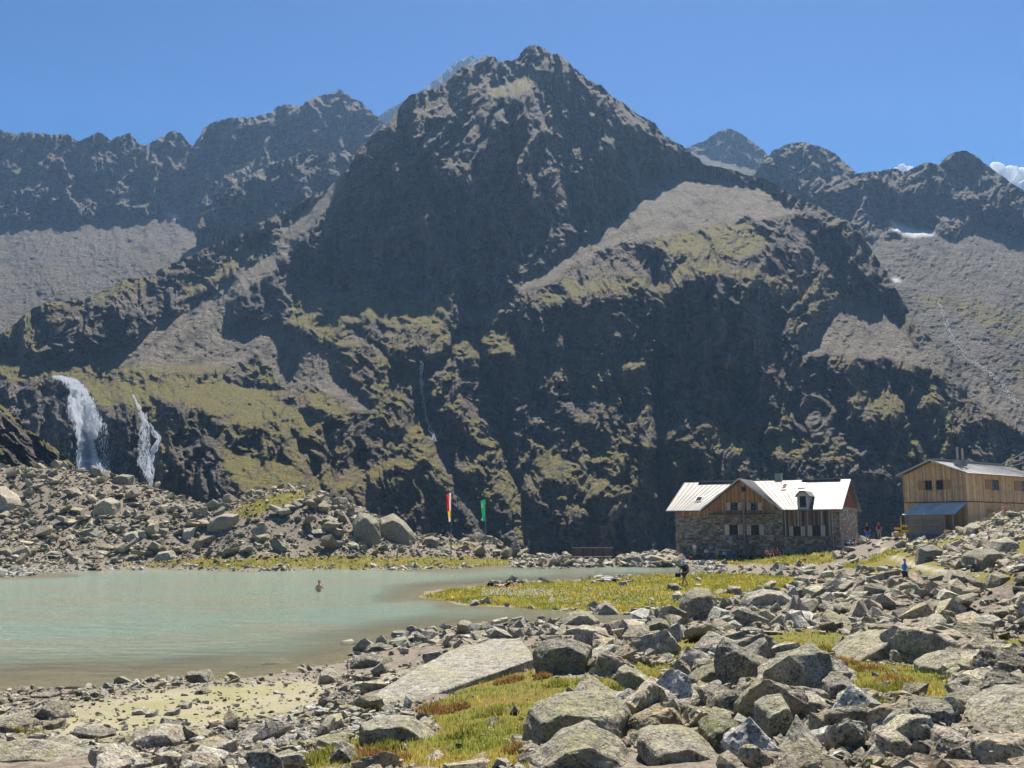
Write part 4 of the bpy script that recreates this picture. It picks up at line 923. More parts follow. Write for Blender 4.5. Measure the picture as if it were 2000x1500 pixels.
for lb, L in seen.items():
    if len(L) < 2: continue
    L.sort(key=lambda q: q[0]); n_ = len(L); base_ = ' '.join(lb.split()[:11])
    num = {2: 'two', 3: 'three', 4: 'four', 5: 'five'}.get(n_, 'several')
    for i, (_, ob) in enumerate(L):
        w_ = 'leftmost' if i == 0 else 'rightmost' if i == n_ - 1 else ('middle' if n_ == 3 else ['', 'second', 'third', 'fourth', 'fifth', 'sixth', 'seventh'][min(i, 6)])
        ob['label'] = base_ + ', ' + w_ + ' of ' + num
# ================================================================== mesh builder
class MB:
    def __init__(s): s.V = []; s.F = []; s.T = []
    def add(s, V, Fc, tint=None):
        b = len(s.V); s.V += [tuple(v) for v in V]; s.F += [tuple(b + i for i in f) for f in Fc]; s.T += [tint or (.5, .5, .5)] * len(V); return s
    def box(s, x0, x1, y0, y1, z0, z1, tint=None, M=None):
        V = [Vector(p) for p in ((x0,y0,z0),(x1,y0,z0),(x1,y1,z0),(x0,y1,z0),(x0,y0,z1),(x1,y0,z1),(x1,y1,z1),(x0,y1,z1))]
        if M is not None: V = [M @ v for v in V]
        return s.add(V, [(0,3,2,1),(4,5,6,7),(0,1,5,4),(1,2,6,5),(2,3,7,6),(3,0,4,7)], tint)
    def prism(s, poly, d, tint=None):
        """poly: 3D points; d: extrusion vector"""
        n = len(poly); P = [Vector(p) for p in poly]; Q = [p + Vector(d) for p in P]
        return s.add(P + Q, [tuple(range(n)), tuple(range(2 * n - 1, n - 1, -1))] + [(i, i + n, (i + 1) % n + n, (i + 1) % n) for i in range(n)], tint)
    def tube(s, pts, r, n=6, tint=None, taper=None):
        P = [Vector(p) for p in pts]; V = []; Fc = []
        for i, p in enumerate(P):
            d = (P[min(i + 1, len(P) - 1)] - P[max(i - 1, 0)]).normalized()
            a = d.orthogonal().normalized() if abs(d.z) < .99 else Vector((1, 0, 0)); b = d.cross(a).normalized(); a = b.cross(d)
            rr = r if taper is None else r + (taper - r) * i / (len(P) - 1)
            for k in range(n): t = 2 * math.pi * k / n; V.append(p + (a * math.cos(t) + b * math.sin(t)) * rr)
        for i in range(len(P) - 1):
            for k in range(n): Fc.append((i * n + k, i * n + (k + 1) % n, (i + 1) * n + (k + 1) % n, (i + 1) * n + k))
        Fc.append(tuple(range(n))[::-1]); Fc.append(tuple((len(P) - 1) * n + k for k in range(n)))
        return s.add(V, Fc, tint)
    def build(s, name, mat, parent=None, kind=None, smooth=False, tinted=False):
        me = bpy.data.meshes.new(name); me.from_pydata(s.V, [], s.F); me.materials.append(mat)
        if tinted:
            at = me.color_attributes.new('tint', 'FLOAT_COLOR', 'POINT'); at.data.foreach_set('color', [c for t in s.T for c in (*t, 1)])
        bm = bmesh.new(); bm.from_mesh(me); bmesh.ops.recalc_face_normals(bm, faces=bm.faces); bm.to_mesh(me); bm.free()
        if smooth:
            for p in me.polygons: p.use_smooth = True
        o = bpy.data.objects.new(name, me); COL.objects.link(o)
        if parent: o.parent = parent
        if kind: o['kind'] = kind
        return o
def empty(name, loc, rz=0, label=None, cat=None, group=None):
    o = bpy.data.objects.new(name, None); COL.objects.link(o); o.location = loc; o.rotation_euler = (0, 0, rz); o.empty_display_size = .3
    return put(o, label, cat, group)
def tint_mat(name, rough=.85, grain=(2, 2, 30), amt=.35, bumpd=.01, spec=.2):
    t = NT(name); p = t.n('TexCoord').outputs['Object']; tn = t.attr('tint').outputs['Color']
    n = t.noise(t.mapv(p, grain), 1.5, 5, .65); n2 = t.noise(p, 1.1, 4, .6)
    c = t.mix(t.ramp(n, .3, .7), (1 - amt,) * 3, (1 + amt,) * 3); c = t.mix(1.0, tn, c, 'MULTIPLY')
    c = t.mix(t.math('MULTIPLY', t.ramp(n2, .5, .7), .3), c, (.08, .07, .06))
    return t.done(t.bsdf(c, rough, t.bump(n, .4, bumpd), spec=spec))
WOOD = tint_mat('weathered_boards', grain=(14, 14, 1.2)); STONE = tint_mat('masonry_stone', grain=(7, 7, 9), amt=.3, bumpd=.03)
DARKW = simple('dark_timber', (.07, .055, .04)); GREYW = simple('grey_timber', (.22, .2, .17)); MORTAR = simple('mortar', (.22, .20, .165), .95)
GLASS = NT('window_glass'); GLASS = GLASS.done(GLASS.bsdf((.012, .014, .016), .12, spec=.2)); FRAME = simple('window_frame', (.10, .08, .06))
SHUT_P = simple('pale_shutter', (.70, .50, .36)); SHUT_G = simple('grey_shutter', (.46, .44, .39)); RUST = simple('rusted_metal', (.20, .085, .045), .9)
def roof_mat(nm='sheet_metal_roof', kk=.55):
    t = NT(nm); p = t.n('TexCoord').outputs['Object']; n = t.noise(p, .6, 5, .6); n2 = t.noise(t.mapv(p, (8, .8, .8)), 1.5, 4, .6); rnd = t.n('ObjectInfo').outputs['Random']
    c = t.mix(t.ramp(n, .35, .65), tuple(kk * q for q in (.20, .19, .18)), tuple(kk * q for q in (.31, .30, .285))); c = t.mix(t.math('MULTIPLY', rnd, .35), c, (.42, .42, .41))
    c = t.mix(t.math('MULTIPLY', t.ramp(n2, .6, .75), .25), c, (.24, .19, .15))
    return t.done(t.bsdf(c, t.ramp(n, .3, .7, .50, .62), t.bump(n, .1, .03), metal=.05, spec=.22))
ROOF = roof_mat(); ROOF2 = roof_mat('lodge_sheet_metal', 2.5)
TRIM = simple('grey_trim', (.16, .17, .18), .5, metal=.3)
def boards(parent, P0, du, nrm, L, z0, ztop, bw, cols, name='board_cladding', r=None, mat=None, thick=.03, gap=.012):
    """vertical boards on a wall; P0 start, du unit along wall, nrm outward"""
    r = r or random.Random(5); m = MB(); u = 0
    while u < L - .02:
        wd = min(bw * r.uniform(.85, 1.15), L - u); th = thick * r.uniform(.6, 1.3); uc0, uc1 = u + gap, u + wd - gap * .5
        A = Vector(P0) + du * uc0; B = Vector(P0) + du * uc1; za = ztop(uc0); zb = ztop(uc1); c = cols(u, r)
        n = nrm * th
        if min(za, zb) > z0 + .02:
            m.add([A + Vector((0,0,z0)), B + Vector((0,0,z0)), B + Vector((0,0,zb)), A + Vector((0,0,za)), A + n + Vector((0,0,z0)), B + n + Vector((0,0,z0)), B + n + Vector((0,0,zb)), A + n + Vector((0,0,za))],
              [(0,3,2,1),(4,5,6,7),(0,1,5,4),(1,2,6,5),(2,3,7,6),(3,0,4,7)], c)
        u += wd
    return m.build(name, mat or WOOD, parent, 'stuff', tinted=True)
def masonry(parent, P0, du, nrm, L, z0, z1, cols, seed=3, name='masonry', holes=()):
    r = random.Random(seed); m = MB(); z = z0
    while z < z1 - .05:
        h = min(r.uniform(.13, .30), z1 - z); u = -r.uniform(0, .3)
        while u < L - .05:
            wd = r.uniform(.22, .62); a = max(u, 0) + .015; b = min(u + wd, L) - .01
            if b - a > .06 and not any(h0 < (a + b) / 2 < h1 and h2 < z + h / 2 < h3 for h0, h1, h2, h3 in holes):
                A = Vector(P0) + du * a; B = Vector(P0) + du * b; t = r.uniform(.02, .09); dz = [r.uniform(0, .02) for _ in range(4)]; i = .03
                q = [A + Vector((0,0,z + dz[0])), B + Vector((0,0,z + dz[1])), B + Vector((0,0,z + h - dz[2])), A + Vector((0,0,z + h - dz[3]))]
                c_ = sum(q, Vector()) / 4; f = [p + (c_ - p) * .10 + nrm * (t + r.uniform(-.02, .02)) for p in q]
                m.add(q + f, [(4,5,6,7),(0,1,5,4),(1,2,6,5),(2,3,7,6),(3,0,4,7)], cols(r))
            u += wd
        z += h
    return m.build(name, STONE, parent, 'stuff', tinted=True)
def window(parent, P0, du, nrm, u0, u1, z0, z1, shutters=(1, 1), smat=None, bars=1, name='window', d=.07, sw=None):
    P0 = Vector(P0); f = MB(); t = .06; up = Vector((0, 0, 1))
    def bx(mb, a, b, c, e, d0, d1):
        q = [P0 + du * a + up * c, P0 + du * b + up * c, P0 + du * b + up * e, P0 + du * a + up * e]
        mb.add([p + nrm * d0 for p in q] + [p + nrm * d1 for p in q], [(0,3,2,1),(4,5,6,7),(0,1,5,4),(1,2,6,5),(2,3,7,6),(3,0,4,7)])
    bx(f, u0, u0 + t, z0, z1, 0, d + .02); bx(f, u1 - t, u1, z0, z1, 0, d + .02); bx(f, u0 + t, u1 - t, z0, z0 + t, 0, d + .02); bx(f, u0 + t, u1 - t, z1 - t, z1, 0, d + .02)
    if bars: um = (u0 + u1) / 2; bx(f, um - .02, um + .02, z0 + t, z1 - t, d - .015, d + .012)
    wdw = f.build(name, FRAME, parent)
    p = MB(); bx(p, u0 + t, u1 - t, z0 + t, z1 - t, .0, d - .02); p.build('pane', GLASS, wdw)
    s_ = MB(); bx(s_, u0 - .06, u1 + .06, z0 - .08, z0 - .003, 0, d + .08); s_.build('sill', GREYW, wdw)
    W = sw or (u1 - u0) * .55
    for k, side in enumerate((-1, 1)):
        if not shutters[k]: continue
        q = MB(); a, b = (u0 - W - .02, u0 - .02) if side < 0 else (u1 + .02, u1 + W + .02); nb = 4
        for i in range(nb): bx(q, a + (b - a) * i / nb + .006, a + (b - a) * (i + 1) / nb - .006, z0, z1, d - .02, d + .025 + .006 * (i % 2))
        bx(q, a + .02, b - .02, z0 + .12, z0 + .2, d + .033, d + .06); bx(q, a + .02, b - .02, z1 - .2, z1 - .12, d + .033, d + .06)
        sm = smat[k] if isinstance(smat, (list, tuple)) else (smat or SHUT_P)
        q.build('shutter', sm, wdw)
    return wdw
def roof_plane(parent, A, B, C, D, n, th=.06, mat=None, rib=.045, name='roof'):
    """A,B eave left/right; D,C ridge left/right. n standing-seam panels, each a sub-part"""
    A, B, C, D = map(Vector, (A, B, C, D)); nrm = (B - A).cross(D - A); nrm.normalize()
    if nrm.z < 0: nrm = -nrm
    core = MB(); k_ = nrm * -.01
    core.prism([A + k_, B + k_, C + k_, D + k_], -nrm * th); ro = core.build(name, TRIM, parent)
    r = random.Random(int(abs(A.x) * 10) + n)
    for i in range(n):
        a0, a1 = i / n, (i + 1) / n; p, q = A.lerp(B, a0), A.lerp(B, a1); s, t = D.lerp(C, a0), D.lerp(C, a1)
        e = (B - A).normalized() * .006; m = MB(); h = r.uniform(.008, .02)
        m.prism([p + e, q - e, t - e, s + e], nrm * h)
        rb = (B - A).normalized() * .035
        m.prism([p + e + nrm * h, p + e + rb + nrm * h, s + e + rb + nrm * h, s + e + nrm * h], nrm * rib)
        m.build('roof_panel', mat or ROOF, ro)
    return ro
# ================================================================== stone hut
TH = math.atan2(.47, .88); HL = Vector((20.76, 127.4, .5)); ex = Vector((1, 0, 0)); ey = Vector((0, 1, 0)); nf = -ey
hut = empty('stone_hut', HL, -TH, 'stone mountain hut with sheet metal roof, timber front gable and ladder on its wall', 'mountain hut')
Zb = .5
def HU(px): a = float(ray(px, 1010)[0]); return (a * 127.4 - 20.76) / (.8821 + .4711 * a)
def HZ(py, u, v=0): return H + float(ray(1450, py)[1]) * (127.4 - .4711 * u + .8821 * v) - Zb
EZ, RZ, DP = 6.35, 9.9, 12.2
LN = 20.05
ug0, uga, ug1 = 3.66, 8.5, 13.4
# core walls
m = MB(); m.prism([(0.05, .05, -1.5), (LN - .05, .05, -1.5), (LN - .05, DP - .05, -1.5), (0.05, DP - .05, -1.5)], (0, 0, EZ + 1.45)); m.build('wall', MORTAR, hut)
m = MB(); m.prism([(LN - .1, .1, EZ - .05), (LN - .1, DP - .1, EZ - .05), (LN - .1, DP / 2, RZ - .3)], (-.2, 0, 0)); m.prism([(.1, .1, EZ - .05), (.1, DP - .1, EZ - .05), (.1, DP / 2, RZ - .3)], (.2, 0, 0))
m.prism([(ug0 + .4, .1, EZ - .1), (ug1 - .3, .1, EZ - .1), (uga, .1, RZ - .25)], (0, .2, 0)); m.build('gable_wall', DARKW, hut)
SC = [(.36, .30, .22), (.44, .36, .26), (.25, .21, .16), (.52, .44, .34), (.34, .23, .16), (.42, .385, .32)]
def sc_(r): c = r.choice(SC); k = r.uniform(.45, 1.1); return tuple(x * k for x in c)
def sc_pale(r): c = r.choice(SC); k = r.uniform(1.0, 1.35); return tuple(min(.6, x * k) for x in c)
ztop_st = HZ(1007, 3)
masonry(hut, (0, 0, 0), ex, nf, ug1 - .9, -1.2, ztop_st, sc_, 1)
masonry(hut, (ug1 - .9, 0, 0), ex, nf, 1.0, -1.2, EZ - .1, sc_, 2)
masonry(hut, (ug1 + .1, 0, 0), ex, nf, LN - ug1 - 1.0, -1.2, HZ(1048, 16), sc_, 3)
masonry(hut, (LN - .9, 0, 0), ex, nf, .9, -1.2, EZ - .1, sc_, 4)
masonry(hut, (LN, 0, 0), ey, ex, DP, -1.2, EZ + .1, sc_pale, 5, name='end_masonry')
masonry(hut, (0, DP, 0), -ey, -ex, DP, -1.2, EZ, sc_, 6, name='end_masonry')
def gab(u):  # underside of the front gable roof
    return RZ - .12 - abs(u - uga) * (RZ - EZ) / (uga - ug0)
def wc(u, r):
    k = r.uniform(.6, 1.25); c = r.choice([(.50, .27, .12), (.42, .23, .11), (.32, .19, .11), (.55, .32, .15)]); return tuple(x * k for x in c)
def wgrey(u, r):
    k = r.uniform(.5, 1.3); c = r.choice([(.18, .15, .12), (.12, .10, .08), (.36, .23, .14), (.42, .37, .30)]); return tuple(x * k for x in c)
boards(hut, (0, 0, 0), ex, nf, ug1 - .9, ztop_st + .02, lambda u: max(EZ - .15, gab(u)) if ug0 < u else EZ - .15, .17, wc, r=random.Random(2))
boards(hut, (ug1 + .1, -.02, 0), ex, nf, LN - ug1 - 1.0, HZ(1048, 16) + .02, lambda u: EZ - .12, .16, wgrey, r=random.Random(4), name='grey_board_cladding')
boards(hut, (LN + .02, 0, 0), ey, ex, DP, EZ + .1, lambda v: RZ - .15 - abs(v - DP / 2) * (RZ - EZ) / (DP / 2), .2, lambda u, r: tuple(x * r.uniform(.8, 1.1) for x in (.27, .095, .06)), r=random.Random(6), name='red_board_cladding')
m = MB(); m.box(-.02, ug1 - .9, -.14, .0, ztop_st - .06, ztop_st + .03); m.build('ledger_beam', GREYW, hut)
# roofs
ov = .75
e0 = (-1.0, -ov, EZ - .25); e1 = (LN + .5, -ov, EZ - .25); r0 = (-.75, DP / 2, RZ); r1 = (LN + .5, DP / 2, RZ)
roof_plane(hut, e0, (ug0 + .1, -ov, EZ - .25), (uga, DP / 2 - .02, RZ), r0, 13)
roof_plane(hut, (ug1 - .1, -ov, EZ - .25), e1, r1, (uga + .02, DP / 2 - .02, RZ), 18)
roof_plane(hut, (LN + .5, DP + ov, EZ - .25), (-1.0, DP + ov, EZ - .25), (-.75, DP / 2 + .03, RZ), (LN + .5, DP / 2 + .03, RZ), 20)
gf = -.95
roof_plane(hut, (ug1 + .25, gf, EZ - .30), (ug1 + .25, -ov + .2, EZ - .28), (uga, DP / 2, RZ + .06), (uga, gf, RZ + .06), 7, name='gable_roof')
roof_plane(hut, (ug0 - .25, -ov + .2, EZ - .28), (ug0 - .25, gf, EZ - .30), (uga - .01, gf, RZ + .06), (uga - .01, DP / 2, RZ + .06), 7, name='gable_roof')
m = MB()
for s_, ue in ((-1, ug0 - .3), (1, ug1 + .3)):
    m.prism([(uga, gf - .03, RZ + .12), (ue, gf - .03, EZ - .26), (ue, gf - .03, EZ - .46), (uga, gf - .03, RZ - .1)], (0, .08, 0))
m.build('barge_board', SHUT_G, hut)
m = MB(); m.box(-1.0, ug0, -ov - .12, -ov - .01, EZ - .4, EZ - .27); m.box(ug1 + .3, LN + .5, -ov - .12, -ov - .01, EZ - .4, EZ - .27); m.build('gutter', TRIM, hut)
for uu in (HU(1534), HU(1626)):
    m = MB(); m.tube([(uu, -.16, EZ - .3), (uu, -.16, 0.2)], .05, 8); m.build('downpipe', SHUT_G, hut)
m = MB()
for a, b in ((1.2, 8.3), (HU(1548) , HU(1627))):
    m.box(a, b, DP / 2 - .35, DP / 2 + .3, RZ + .07, RZ + .17)
m.build('ridge_cap', ROOF, hut)
def on_front(u, py):  # point of the front roof plane seen at height py
    k = [abs(HZ(py, u, -ov + f * (DP / 2 + ov)) - (EZ - .25 + f * (RZ - EZ + .25))) for f in np.linspace(0, 1, 60)]; f = np.linspace(0, 1, 60)[int(np.argmin(k))]
    return f
def skylight(p0, p1, y0, y1, mat=GLASS, name='skylight'):
    u0, u1 = HU(p0) - .3, HU(p1) - .3; fb, ft = on_front(u0, y1), on_front(u0, y0)
    V = lambda u, f: Vector((u, -ov + f * (DP / 2 + ov), EZ - .25 + f * (RZ - EZ + .25)))
    n = Vector((0, -(RZ - EZ + .25), DP / 2 + ov)).normalized()
    q = [V(u0, fb), V(u1, fb), V(u1, ft), V(u0, ft)]; m = MB(); m.prism([p + n * .0 for p in q], n * .12); fr = m.build(name, TRIM, hut)
    c = sum(q, Vector()) / 4; m = MB(); m.prism([p + (c - p) * .2 + n * .125 for p in q], n * .012); m.build('pane', mat, fr)
skylight(1356, 1369, 971, 981); skylight(1424, 1437, 944, 953); skylight(1551, 1565, 944, 954); skylight(1518, 1528, 945, 957, RUST, 'rusted_hatch')
# dormer
du0, du1 = HU(1561), HU(1583); dz0 = HZ(992, 15.5); dz1 = HZ(969, 15.5); dzt = HZ(961, 15.5)
m = MB(); m.prism([(du0, -.75, dz0 - .2), (du1, -.75, dz0 - .2), (du1, -.75, dz1), ((du0 + du1) / 2 + .3, -.75, dzt - .05), ((du0 + du1) / 2 - .3, -.75, dzt - .05), (du0, -.75, dz1)], (0, 2.6, 0)); dm = m.build('dormer', SHUT_G, hut)
m = MB()
for a, b in (((du0 - .2, dz1 - .1), ((du0 + du1) / 2 - .3, dzt + .04)), (((du0 + du1) / 2 - .3, dzt + .04), ((du0 + du1) / 2 + .3, dzt + .04)), (((du0 + du1) / 2 + .3, dzt + .04), (du1 + .2, dz1 - .1))):
    m.prism([(a[0], -1.0, a[1]), (b[0], -1.0, b[1]), (b[0], -1.0, b[1] + .07), (a[0], -1.0, a[1] + .07)], (0, 3.8, 0))
m.build('dormer_roof', ROOF, dm)
m = MB(); m.box(du0 + .3, du1 - .3, -.79, -.755, dz0 + .05, dz1 - .05); m.build('pane', GLASS, dm)
# chimney and small vent
m = MB(); cu = HU(1467) + 1.9; m.box(cu - .4, cu + .4, DP / 2 + .5, DP / 2 + 1.3, RZ - .6, RZ + .95); ch = m.build('chimney', simple('chimney_render', (.34, .35, .25)), hut)
m = MB(); m.box(cu - .48, cu + .48, DP / 2 + .42, DP / 2 + 1.38, RZ + .955, RZ + 1.03); m.build('chimney_cap', TRIM, ch)
# windows
W = lambda p0, p1, y0, y1, **k: window(hut, (0, k.pop('off', -.05), 0), ex, nf, HU(p0), HU(p1), HZ(y1, HU(p0)), HZ(y0, HU(p0)), **k)
W(1428, 1442, 982, 997, smat=SHUT_P); W(1467.5, 1481, 982, 997, smat=[SHUT_G, SHUT_P]); W(1450, 1459, 951, 960, shutters=(0, 0), bars=0)
W(1424.5, 1441, 1025, 1045, smat=SHUT_P, off=-.09); W(1467, 1482.5, 1025, 1045, smat=[SHUT_P, SHUT_G], off=-.09)
W(1549, 1563, 1028, 1047, smat=SHUT_G); W(1586, 1602, 1026, 1047.5, smat=SHUT_G)
window(hut, (LN + .08, 0, 0), ey, ex, 5.3, 6.2, .1, 2.1, shutters=(0, 1), smat=DARKW, name='end_door')
# ladder, post and walkway
ul = HU(1451); m = MB()
for s_ in (-.3, .3): m.tube([(ul + s_, -1.0, -.6), (ul + s_, -.35, HZ(990, 8))], .035, 6)
n_ = 16
for i in range(n_): f = (i + .5) / n_; m.tube([(ul - .3, -1.0 + .65 * f, -.6 + (HZ(990, 8) + .6) * f), (ul + .3, -1.0 + .65 * f, -.6 + (HZ(990, 8) + .6) * f)], .022, 5)
m.build('ladder', simple('steel_grey', (.3, .31, .31), .5, metal=.4), hut)
m = MB(); m.box(HU(1456), HU(1458.5), -1.1, -.9, -.6, HZ(975, 8)); m.build('post', GREYW, hut)
wy0, wy1 = HZ(1003, 8), HZ(985, 8)
m = MB(); m.box(HU(1390), HU(1519), -1.0, -.1, wy0 - .08, wy0); m.build('walkway', DARKW, hut)
m = MB()
for pxx in (1397, 1421, 1446, 1482, 1506, 1518): m.box(HU(pxx) - .03, HU(pxx) + .03, -1.06, -1.0, wy0 - .3, wy1)
for zz in (wy1, wy1 - .4): m.tube([(HU(1390), -1.03, zz), (HU(1519), -1.03, zz)], .02, 5)
m.build('railing', simple('thin_rail', (.2, .19, .17)), hut)
# ================================================================== timber lodge
a_c = float(ray(1890, 1000)[0]); LO = Vector((a_c * 95, 95, 3.0)); LR = math.atan2(.62, .785)
lodge = empty('timber_lodge', LO, LR, 'two storey timber lodge clad in vertical larch boards with low metal roof', 'lodge')
Lz = lambda py, Y=95.: H + float(ray(1890, py)[1]) * Y - 3.0
LE, LRi, LF, LW, LL = Lz(923), Lz(900, 97.5), Lz(979.5), 6.45, 17.0
m = MB(); m.prism([(.05, .05, -1), (LL, .05, -1), (LL, LW - .05, -1), (.05, LW - .05, -1)], (0, 0, LE + .95))
m.prism([(.05, .05, LE - .05), (.05, LW - .05, LE - .05), (.05, LW / 2, LRi - .12)], (LL - .1, 0, 0)); m.build('wall', DARKW, lodge)
def lc(u, r): k = r.uniform(.78, 1.15); c = r.choice([(.68, .44, .22), (.74, .49, .26), (.60, .40, .20), (.70, .50, .30)]); return tuple(x * k for x in c)
def lg(u, r): k = r.uniform(.75, 1.15); c = r.choice([(.58, .38, .21), (.64, .42, .23), (.52, .36, .22)]); return tuple(x * k for x in c)
gtop_ = lambda v: LE + (LRi - LE) * (1 - abs(v - LW / 2) / (LW / 2)) - .06
rb = random.Random(8)
boards(lodge, (0, LW, 0), -ey, -ex, LW, LF + .06, lambda v: gtop_(v), .17, lg, r=rb); boards(lodge, (0, LW, 0), -ey, -ex, LW, -1, lambda v: LF - .04, .17, lg, r=rb)
boards(lodge, (0, 0, 0), ex, nf, LL, LF + .06, lambda v: LE - .03, .17, lc, r=rb); boards(lodge, (0, 0, 0), ex, nf, LL, -1, lambda v: LF - .04, .17, lc, r=rb)
m = MB(); m.box(-.05, LL, -.045, 0, LF - .035, LF + .055); m.box(-.045, -.0, 0, LW, LF - .035, LF + .055); m.build('floor_band', DARKW, lodge)
o_ = .45
roof_plane(lodge, (-.5, -o_, LE - .06), (LL, -o_, LE - .06), (LL - 3, LW / 2, LRi + .05), (-.5, LW / 2, LRi + .05), 26, mat=ROOF2, name='roof')
roof_plane(lodge, (LL, LW + o_, LE - .06), (-.5, LW + o_, LE - .06), (-.5, LW / 2 + .02, LRi + .05), (LL - 3, LW / 2 + .02, LRi + .05), 26, name='roof')
m = MB()
for v0 in (-o_, LW + o_): m.prism([(-.56, LW / 2, LRi + .12), (-.56, v0, LE + .01), (-.56, v0, LE - .1), (-.56, LW / 2, LRi - .02)], (.05, 0, 0))
m.build('verge_board', SHUT_G, lodge)
m = MB(); m.box(-.3, LL - 3.2, LW / 2 - .25, LW / 2 + .25, LRi + .09, LRi + .24); m.build('ridge_cap', ROOF, lodge)
def LU(px): a = float(ray(px, 950)[0]); return (a * 95 - LO.x) / (.785 - .62 * a)
def LV(px): a = float(ray(px, 950)[0]); return (LO.x - a * 95) / (.62 + .785 * a)
SHW = simple('larch_shutter', (.38, .22, .11))
window(lodge, (0, LW, 0), -ey, -ex, LW - LV(1808), LW - LV(1821), Lz(957, 98), Lz(938.5, 98), shutters=(1, 0), smat=SHW, d=.06, sw=.75)
window(lodge, (0, LW, 0), -ey, -ex, LW - LV(1829.5), LW - LV(1843), Lz(957, 98), Lz(938.5, 98), shutters=(0, 1), smat=SHW, d=.06, sw=.75)
window(lodge, (0, 0, 0), ex, nf, LU(1936.5), LU(1949.5), Lz(956, 98), Lz(937, 98), shutters=(1, 0), smat=SHW, d=.06, sw=1.3)
window(lodge, (0, 0, 0), ex, nf, LU(1994.5), LU(2006), Lz(957, 100), Lz(938, 100), shutters=(1, 0), smat=SHW, d=.06, sw=1.5)
for p0, p1 in ((1923, 1937), (1993, 2005)):
    m = MB(); m.box(LU(p0), LU(p1), -.055, 0, Lz(1013, 98), Lz(994, 98)); m.box(LU(p0), LU(p1), -.075, -.057, Lz(1011, 98), Lz(1010, 98)); m.box(LU(p0), LU(p1), -.075, -.057, Lz(996.5, 98), Lz(995.5, 98)); m.build('closed_shutter', SHW, lodge)
for pxx, hh in ((1911, 1.35), (1921, 1.3)):
    u = LU(pxx) * .98; m = MB(); m.tube([(u - .5, 1.6, LRi - .5), (u - .5, 1.6, LRi + hh)], .11, 8); c_ = m.build('flue', simple('flue_metal', (.36, .3, .24), .5, metal=.5), lodge)
    m = MB(); m.box(u - .75, u - .25, 1.3, 1.9, LRi - .5, LRi + .1); m.build('flue_collar', TRIM, c_)
# lean-to on the gable end
lt = MB(); ry0, ry1 = .1, 4.9
A_, B_, C_, D_ = (-2.7, ry1 + .25, Lz(1005, 96)), (-2.7, ry0 - .25, Lz(1005, 96)), (-.04, ry0 - .1, LF - .08), (-.04, ry1 + .1, LF - .08)
roof_plane(lodge, A_, B_, C_, D_, 5, mat=ROOF2, name='lean_to_roof', rib=.02)
m = MB(); r = random.Random(3); z = -1.0
while z < Lz(1008, 96): h = .2; c = tuple(x * r.uniform(.7, 1.2) for x in (.20, .19, .165)); m.box(-2.45, -2.4, ry0 + .9, ry1, z + .01, z + h, c); z += h
m.build('lean_to_boards', WOOD, lodge, 'stuff', tinted=True)
m = MB()
for yy in (ry0 + .05, ry0 + .9, ry1): m.box(-2.55, -2.4, yy - .07, yy + .07, -1, Lz(1007, 96))
m.build('lean_to_post', GREYW, lodge)
m = MB()
for k in range(4): M_ = Matrix.Translation((-2.2 - k * .12, -.5 - k * .4, -.6)) @ Matrix.Rotation(.28 + k * .05, 4, 'X'); m.box(-.03, .03, -.13, .13, 0, 3.1 - k * .5, None, M_)
o_p = m.build('leaning_planks', simple('bare_plank', (.36, .30, .22)), None); o_p.parent = None
o_p.matrix_world = Matrix.Translation(LO) @ Matrix.Rotation(LR, 4, 'Z'); put(o_p, 'bare planks leaning against the open end of the lean-to', 'planks', kind='stuff')
# ================================================================== flags, bridge, cairn, signpost, cables
def flag(px, ytop, ybase, cols, side, y0, y1, wpx, label):
    g = hit(px, ybase); hgt = H + float(ray(px, ytop)[1]) * g.y - g.z; k = g.y / F
    root = empty('flagpole', g, 0, label, 'flag')
    m = MB(); m.tube([(0, 0, -.3), (0, 0, hgt)], .06, 8, taper=.035); m.build('pole', simple('pole_metal', (.2, .18, .16), .5), root)
    zt = H + float(ray(px, y0)[1]) * g.y - g.z; zb = H + float(ray(px, y1)[1]) * g.y - g.z; wd = wpx * k
    for i, (c, name, f0, f1, s0, s1) in enumerate(cols):
        n = 14; V = []; Fc = []
        for a in range(n + 1):
            for b in range(7):
                f = a / n; u = s0 + (s1 - s0) * b / 6; zz = zt + (zb - zt) * .92 * (f0 + (f1 - f0) * f); ff = f0 + (f1 - f0) * f
                V.append((side * (.08 + wd * .8 * u * (1 - .5 * ff)), .10 * math.sin(u * 9 + ff * 7) * (.3 + u) + .012 * i, zz - .25 * u * (1 - ff)))
        for a in range(n):
            for b in range(6): q = a * 7 + b; Fc.append((q, q + 1, q + 8, q + 7))
        m = MB(); m.add(V, Fc)
        t = NT('flag_cloth_' + name); d = t.bsdf(c, .8, spec=.1); tl = t.n('BsdfTranslucent'); tl.inputs[0].default_value = (*c, 1); mx = t.n('MixShader'); mx.inputs[0].default_value = .5; t.l(d, mx.inputs[1]); t.l(tl.outputs[0], mx.inputs[2]); t.done(mx.outputs[0])
        m.build('flag_cloth' if i == 0 else 'flag_stripe', t.m, root, smooth=True)
    return root, zt, zb, wd
flag(881, 958, 1052, [((.55, .03, .02), 'red', 0, .62, .35, 1), ((.75, .72, .68), 'white', 0, .62, 0, .36), ((.75, .5, .03), 'yellow', .60, .85, .1, .9), ((.75, .72, .68), 'pale', .84, 1, .1, .8)], -1, 962, 1024, 11, 'tall flagpole with a hanging red, white and yellow banner on the grassy knoll')
fr, zt, zb, wd = flag(948, 968, 1062, [((.01, .28, .09), 'green', 0, 1, 0, 1)], -1, 975, 1022, 11, 'flagpole with a green banner with a white emblem beside the stone bank')
m = MB()
for zz in (.18, .28, .80): m.box(-wd * .75, -wd * .45, -.25, -.24, zt + (zb - zt) * zz - .28, zt + (zb - zt) * zz + .02)
